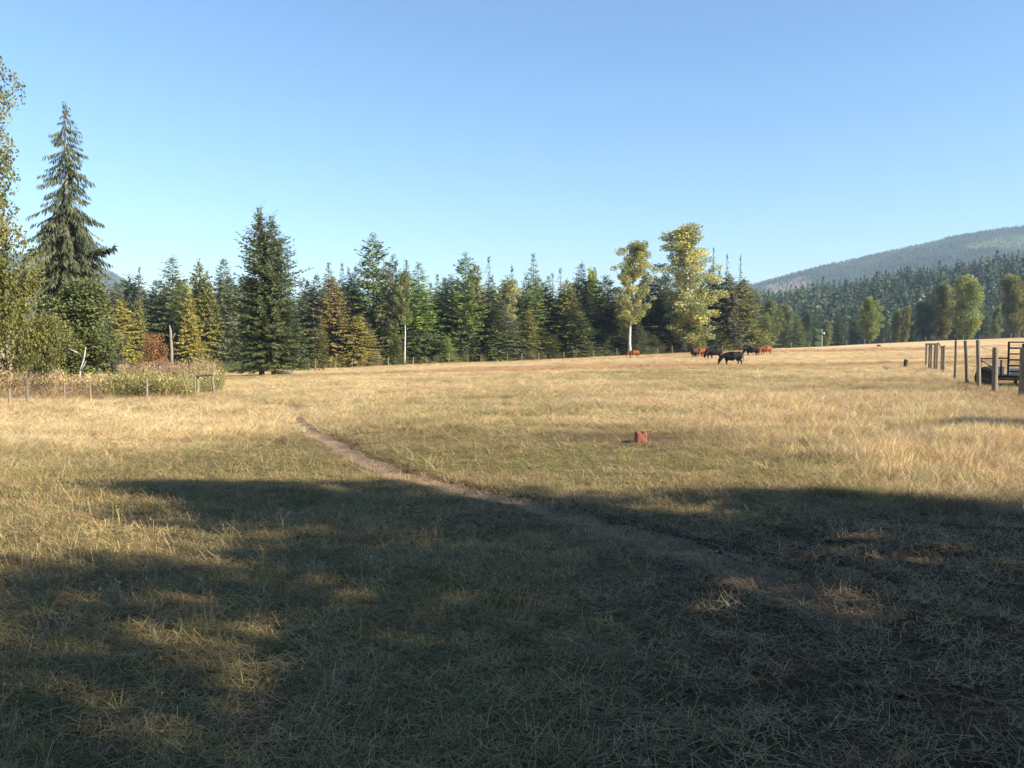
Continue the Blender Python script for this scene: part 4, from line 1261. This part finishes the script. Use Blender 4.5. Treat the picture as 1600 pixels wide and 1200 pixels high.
# ------------------------------------------------------------------ grass, straw and weeds
def blades(rg, n, h, spread, w, lean, curl, nseg=2, flat=False, tip=0.15):
    """n tapered bent blades; returns V, quads, var"""
    V = []; Q = []; va = []
    for i in range(n):
        a = rg.random() * 6.28; r = spread * math.sqrt(rg.random())
        b = np.array([math.cos(a) * r, math.sin(a) * r, 0.004 if flat else -0.01])
        hh = h * (0.55 + 0.8 * rg.random())
        d = rg.random() * 6.28; le = lean * (0.4 + rg.random())
        dh = np.array([math.cos(d), math.sin(d), 0]); sd = np.array([-math.sin(d), math.cos(d), 0])
        if not flat:
            f = rg.random() * 6.28; sd = np.array([math.cos(f), math.sin(f), 0])
        k0 = len(V)
        for j in range(nseg + 1):
            s = j / nseg
            ang = le + curl * s * (0.6 + .8 * rg.random())
            p = b + dh * hh * s * math.sin(min(ang, 1.5)) + np.array([0, 0, hh * s * math.cos(min(ang, 1.52))])
            ww = w * (1 - s * (1 - tip)) / 2
            V += [p - sd * ww, p + sd * ww]
        for j in range(nseg):
            o = k0 + 2 * j; Q.append((o, o + 1, o + 3, o + 2))
        va += [np.clip(.5 + .28 * rg.normal(), 0, 1)] * (2 * (nseg + 1))
    return np.array(V), [np.array(Q)], np.array(va)

def join(*parts):
    V = []; Q = []; A = []; o = 0
    for v, q, a in parts:
        V.append(v); Q.append(q[0] + o); A.append(a); o += len(v)
    return np.concatenate(V), [np.concatenate(Q)], np.concatenate(A)

def stalk_mesh(rg):
    v, q, a = blades(rg, 4, .26, .05, .0035, .22, .25, 3, tip=.5)
    # small seed heads
    tips = v.reshape(4, 4, 2, 3)[:, -1].mean(1)
    P = np.repeat(tips, 3, 0) - np.array([0, 0, .01]); D = unit(rg.normal(size=(12, 3)) * .3 + np.array([0, 0, 1.0]))
    V2, Q2 = diamonds(P, D, unit(np.cross(D, rg.normal(size=D.shape))), np.full(12, .022), np.full(12, .0035))
    return join((v, q, a), (V2, [Q2], np.full(len(V2), .7)))

rgk = np.random.default_rng(2)
KIT = []
for s in range(3):  KIT.append(blades(rgk, 24, .034, .09, .0030, .85, .7, 2))                       # 0-2 short grazed
for s in range(3):  KIT.append(blades(rgk, 14, .075, .11, .0028, 1.44, .1, 2, True, .6))              # 3-5 lying straw
for s in range(2):  KIT.append(stalk_mesh(rgk))                                                    # 6-7 stalks
for s in range(3):  KIT.append(join(blades(rgk, 16, .20, .07, .0050, .30, .5, 3), blades(rgk, 8, .09, .08, .005, .9, .5, 2)))   # 8-10 tall dry tuft
for s in range(2):  KIT.append(blades(rgk, 7, .022, .06, .008, 1.35, .2, 2, True, .3))               # 11-12 leaf litter and small leaves
for s in range(2):                                                                                  # 13-14 soil clods
    d = unit(rgk.normal(size=(14, 3))) * np.array([1, 1, .6]) * .02
    bm = bmesh.new()
    for p in d: bm.verts.new(p)
    bmesh.ops.convex_hull(bm, input=bm.verts[:]); me_ = bpy.data.meshes.new("clod"); bm.to_mesh(me_); bm.free()
    KIT.append(me_)
KITM = []
for i, k in enumerate(KIT):
    if isinstance(k, tuple): KITM.append(np_mesh("grass_kit", *k[:2], GRASSM, var=k[2]))
    else:
        a = k.attributes.new("var", 'FLOAT', 'POINT'); a.data.foreach_set("value", np.full(len(k.vertices), .5, np.float32)); k.materials.append(GRASSM); KITM.append(k)

def sample(n, y0, y1, rg, um=0.74):
    """uniform over the wedge of ground the field covers"""
    y = np.sqrt(rg.uniform(y0 * y0, y1 * y1, n)); return rg.uniform(-um, um, n) * y, y

def make_grass():
    rg = np.random.default_rng(44)
    out = []
    def add(x, y, typ, h, w, tint, tilt=.15, dz=0.0):
        n = len(x)
        rot = np.stack([rg.normal(size=n) * tilt, rg.normal(size=n) * tilt, rg.random(n) * 6.28], 1)
        out.append((np.stack([x, y, terrain(x, y) + dz], 1), rot, np.stack([w, w, h], 1), typ, tint))
    def vari(c, k=.3):
        n = len(c)
        return c * (1 - k + 2 * k * rg.random(n))[:, None] * (1 + .08 * rg.normal(size=(n, 3)))
    for (y0, y1, n, big) in ((2.6, 6, 17000, 1.0), (6, 10, 22000, 1.1), (10, 18, 42000, 1.35), (18, 34, 60000, 1.8), (34, 66, 60000, 2.5), (66, 150, 60000, 3.4)):
        x, y = sample(n, y0, y1, rg)
        if y1 > 60:
            k = y < edge_y(x / y) - 0.5; x, y = x[k], y[k]
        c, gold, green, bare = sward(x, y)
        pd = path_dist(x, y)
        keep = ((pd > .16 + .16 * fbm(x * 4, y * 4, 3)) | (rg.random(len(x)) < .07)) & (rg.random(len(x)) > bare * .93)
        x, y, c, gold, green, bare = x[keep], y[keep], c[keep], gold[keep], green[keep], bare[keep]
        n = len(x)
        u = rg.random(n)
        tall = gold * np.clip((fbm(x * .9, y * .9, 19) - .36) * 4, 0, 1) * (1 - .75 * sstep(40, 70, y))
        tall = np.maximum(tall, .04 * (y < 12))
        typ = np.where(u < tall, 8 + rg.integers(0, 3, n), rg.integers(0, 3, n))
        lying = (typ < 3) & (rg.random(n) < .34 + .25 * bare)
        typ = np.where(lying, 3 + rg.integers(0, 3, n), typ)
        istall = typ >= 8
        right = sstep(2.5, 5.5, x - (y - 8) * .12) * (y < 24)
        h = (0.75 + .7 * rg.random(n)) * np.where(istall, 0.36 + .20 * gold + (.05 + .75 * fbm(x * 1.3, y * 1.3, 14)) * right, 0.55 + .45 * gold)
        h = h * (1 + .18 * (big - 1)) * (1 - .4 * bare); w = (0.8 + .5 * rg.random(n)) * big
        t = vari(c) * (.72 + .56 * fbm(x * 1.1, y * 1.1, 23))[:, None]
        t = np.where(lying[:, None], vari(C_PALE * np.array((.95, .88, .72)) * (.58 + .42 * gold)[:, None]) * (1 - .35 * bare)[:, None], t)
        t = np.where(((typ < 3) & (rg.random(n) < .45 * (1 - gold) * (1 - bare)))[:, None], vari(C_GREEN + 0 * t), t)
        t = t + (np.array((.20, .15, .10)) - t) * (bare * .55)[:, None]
        add(x, y, typ, h, w, t)
    # single stalks
    for (y0, y1, n, big) in ((2.6, 8, 420, .8), (8, 16, 700, 1.0), (16, 30, 1100, 1.4)):
        x, y = sample(n, y0, y1, rg); _, gold, _, bare = sward(x, y)
        pd = path_dist(x, y); k = (rg.random(n) > bare) & (pd > .3) & (fbm(x * .7, y * .7, 88) > .42); x, y = x[k], y[k]; n = len(x)
        add(x, y, 6 + rg.integers(0, 2, n), (.6 + .5 * rg.random(n)), np.full(n, big), vari(C_PALE * np.array((.75, .68, .52)) + np.zeros((n, 3)), .3), .2)
    # loose straw, leaf litter, clods
    x, y = sample(9500, 2.6, 10, rg); n = len(x)
    add(x, y, 3 + rg.integers(0, 3, n), .5 + rg.random(n), .6 + .7 * rg.random(n), vari(C_PALE * np.array((.66, .62, .50)) + np.zeros((n, 3)), .45), .1, .01)
    x, y = sample(2600, 2.6, 9, rg); n = len(x)
    add(x, y, 11 + rg.integers(0, 2, n), .6 + rg.random(n), .5 + .7 * rg.random(n), vari(np.where(rg.random((n, 1)) < .6, C_GREEN * .7, C_RUST * .8)), .2, .004)
    x, y = sample(30000, 2.6, 11, rg); _, _, _, bare = sward(x, y); pd = path_dist(x, y)
    k = rg.random(len(x)) < np.maximum(bare * .9, .8 * np.exp(-((pd - .25) / .14) ** 2)); x, y = x[k], y[k]; n = len(x)
    s = .3 + 1.3 * rg.random(n) ** 3
    add(x, y, 13 + rg.integers(0, 2, n), s, s, vari(C_DIRT * .8 + np.zeros((n, 3)), .35), .3, 0)
    # clods thrown up on the uphill lip of the trail
    i = rg.integers(4, 200, 900); q = PATH[i]; tx = PATH[i + 1] - PATH[i - 1]; tx = unit(tx)
    off = rg.normal(.30, .07, 900)
    x = q[:, 0] - tx[:, 1] * off * 1; y = q[:, 1] + tx[:, 0] * off * 1
    k = y > 0; s = .5 + 1.2 * rg.random(900) ** 2
    add(x, y, 13 + rg.integers(0, 2, 900), s, s, vari(C_DIRT * .6 + np.zeros((900, 3)), .3), .3, 0)
    cat = [np.concatenate([o[j] for o in out]) for j in range(5)]
    tag(scatter("dry_grass", cat[0], cat[1], cat[2], cat[3], np.clip(cat[4], .01, .8), KITM), "short dry grass, straw and soil crumbs covering the field", "grass", kind="stuff")
make_grass()

# weeds in the fence corner and at the foot of the near fence
def make_weeds():
    rg = np.random.default_rng(6)
    rk = np.random.default_rng(9)
    leafy = []
    for s in range(3):
        st = blades(rk, 7, .75, .16, .010, .15, .2, 3, tip=.5)
        n = 60; P = np.stack([rk.normal(size=n) * .14, rk.normal(size=n) * .14, .10 + .60 * rk.random(n)], 1)
        D = unit(rk.normal(size=(n, 3)) + np.array([0, 0, .2])); V, Q = diamonds(P, D, unit(np.cross(D, rk.normal(size=(n, 3)))), .05 + .05 * rk.random(n), .02 + .02 * rk.random(n))
        leafy.append(join(st, (V, [Q], np.repeat(rk.random(n), 4))))
    seed = []
    for s in range(2):
        st = blades(rk, 8, 1.0, .14, .009, .12, .25, 3, tip=.6)
        n = 40; P = np.stack([rk.normal(size=n) * .13, rk.normal(size=n) * .13, .72 + .35 * rk.random(n)], 1)
        D = unit(rk.normal(size=(n, 3)) * .4 + np.array([0, 0, 1])); V, Q = diamonds(P, D, unit(np.cross(D, rk.normal(size=(n, 3)))), .09 + .06 * rk.random(n), .025 + 0 * P[:, 0])
        seed.append(join(st, (V, [Q], np.repeat(rk.random(n), 4))))
    tallg = [join(blades(rk, 26, .55, .14, .009, .25, .5, 3), blades(rk, 14, .3, .16, .009, .6, .5, 2)) for s in range(2)]
    km = [np_mesh("weed_kit", *k[:2], GRASSM, var=k[2]) for k in leafy + seed + tallg]
    P, T, S, C = [], [], [], []
    def patch(n, x0, x1, ya, yb, typs, cols, h0, h1, dens=None):
        px = rg.uniform(x0, x1, n); y = rg.uniform(ya, yb, n); x = (px - 800) / F * y
        k = np.ones(n, bool) if dens is None else dens(px, y)
        x, y = x[k], y[k]; n = len(x)
        P.append(np.stack([x, y, terrain(x, y)], 1)); T.append(rg.choice(typs, n))
        h = rg.uniform(h0, h1, n) * (.6 + .8 * fbm(x * .8, y * .5, 55)); S.append(np.stack([h * .9 + .25, h * .9 + .25, h], 1))
        C.append(np.array(cols)[rg.integers(0, len(cols), n)] * rg.uniform(.7, 1.3, n)[:, None])
    G = [(.20, .20, .06), (.25, .22, .075), (.16, .17, .055), (.32, .25, .10), (.36, .28, .13)]
    DRY = [(.38, .27, .13), (.30, .20, .11), (.42, .32, .17), (.24, .15, .09)]
    ga = lambda px, y: (rg.random(len(px)) < sstep(130, 190, px)) & ((px < 299) | (y > FRAME_Y + .6))
    patch(260, 150, 300, 27, 28.2, [5, 6], DRY, .25, .45)
    patch(2500, 130, 338, 27.8, 40, [0, 1, 2, 5], G, .55, 1.15, ga)
    patch(420, -40, 165, 27, 29.5, [5, 6, 5, 0], DRY, .3, .7)
    patch(400, -40, 170, 28, 31, [5, 6, 3], DRY, .5, .9)
    patch(150, 190, 335, 36, 46, [3, 4], [(.30, .22, .12), (.38, .29, .15), (.27, .18, .12)],   .7, 1.3)
    patch(500, 120, 345, 33, 44, [5, 6, 0], [(.26, .24, .08), (.34, .28, .12)], .8, 1.3)
    # under the tree line
    patch(700, 335, 560, 60, 100, [0, 1, 2], [(.13, .16, .045), (.20, .20, .06)], 1.0, 1.8, lambda px, y: y > edge_y((px - 800) / F) - 3)
    patch(1500, 470, 1190, 96, 150, [0, 1, 5], [(.17, .17, .05), (.25, .2, .08), (.12, .14, .04)], 1.2, 2.0, lambda px, y: np.abs(y - edge_y((px - 800) / F)) < 2.5)
    # dry growth along the near fence
    patch(300, 1470, 1610, 23, 30, [5, 6], DRY + [(.42, .25, .09)], .3, .55, lambda px, y: np.abs((px - 1470) / 130 - (30 - y) / 6.5) < .22)
    patch(200, 1545, 1640, 17.5, 21.5, [5, 6], DRY + [(.42, .27, .09)], .3, .55)
    patch(160, 1480, 1640, 28, 34, [5, 6], [(.21, .23, .07)], .25, .4)
    P, T, S, C = (np.concatenate(a) for a in (P, T, S, C))
    rot = np.stack([rg.normal(size=len(P)) * .08, rg.normal(size=len(P)) * .08, rg.random(len(P)) * 6.28], 1)
    tag(scatter("weeds", P, rot, S, T, C, km), "tall weeds and rank grass along the fences and tree line", "weeds", kind="stuff")
make_weeds()

# ------------------------------------------------------------------ haze
m = bpy.data.materials.new("haze"); m.use_nodes = True; nt = m.node_tree
for nd in list(nt.nodes):
    if nd.type != 'OUTPUT_MATERIAL': nt.nodes.remove(nd)
pv = nt.nodes.new("ShaderNodeVolumePrincipled")
pv.inputs["Density"].default_value = 0.00014
pv.inputs["Color"].default_value = (.52, .72, 1.0, 1)
nt.links.new(pv.outputs[0], [n for n in nt.nodes if n.type == 'OUTPUT_MATERIAL'][0].inputs["Volume"])
mb = MB(); mb.box((0, 1350, 170), (6100, 3400, 420))
hz_ = mb.obj("haze", m); tag(hz_, "thin blue air between the viewer and the far hills", "haze", kind="stuff")
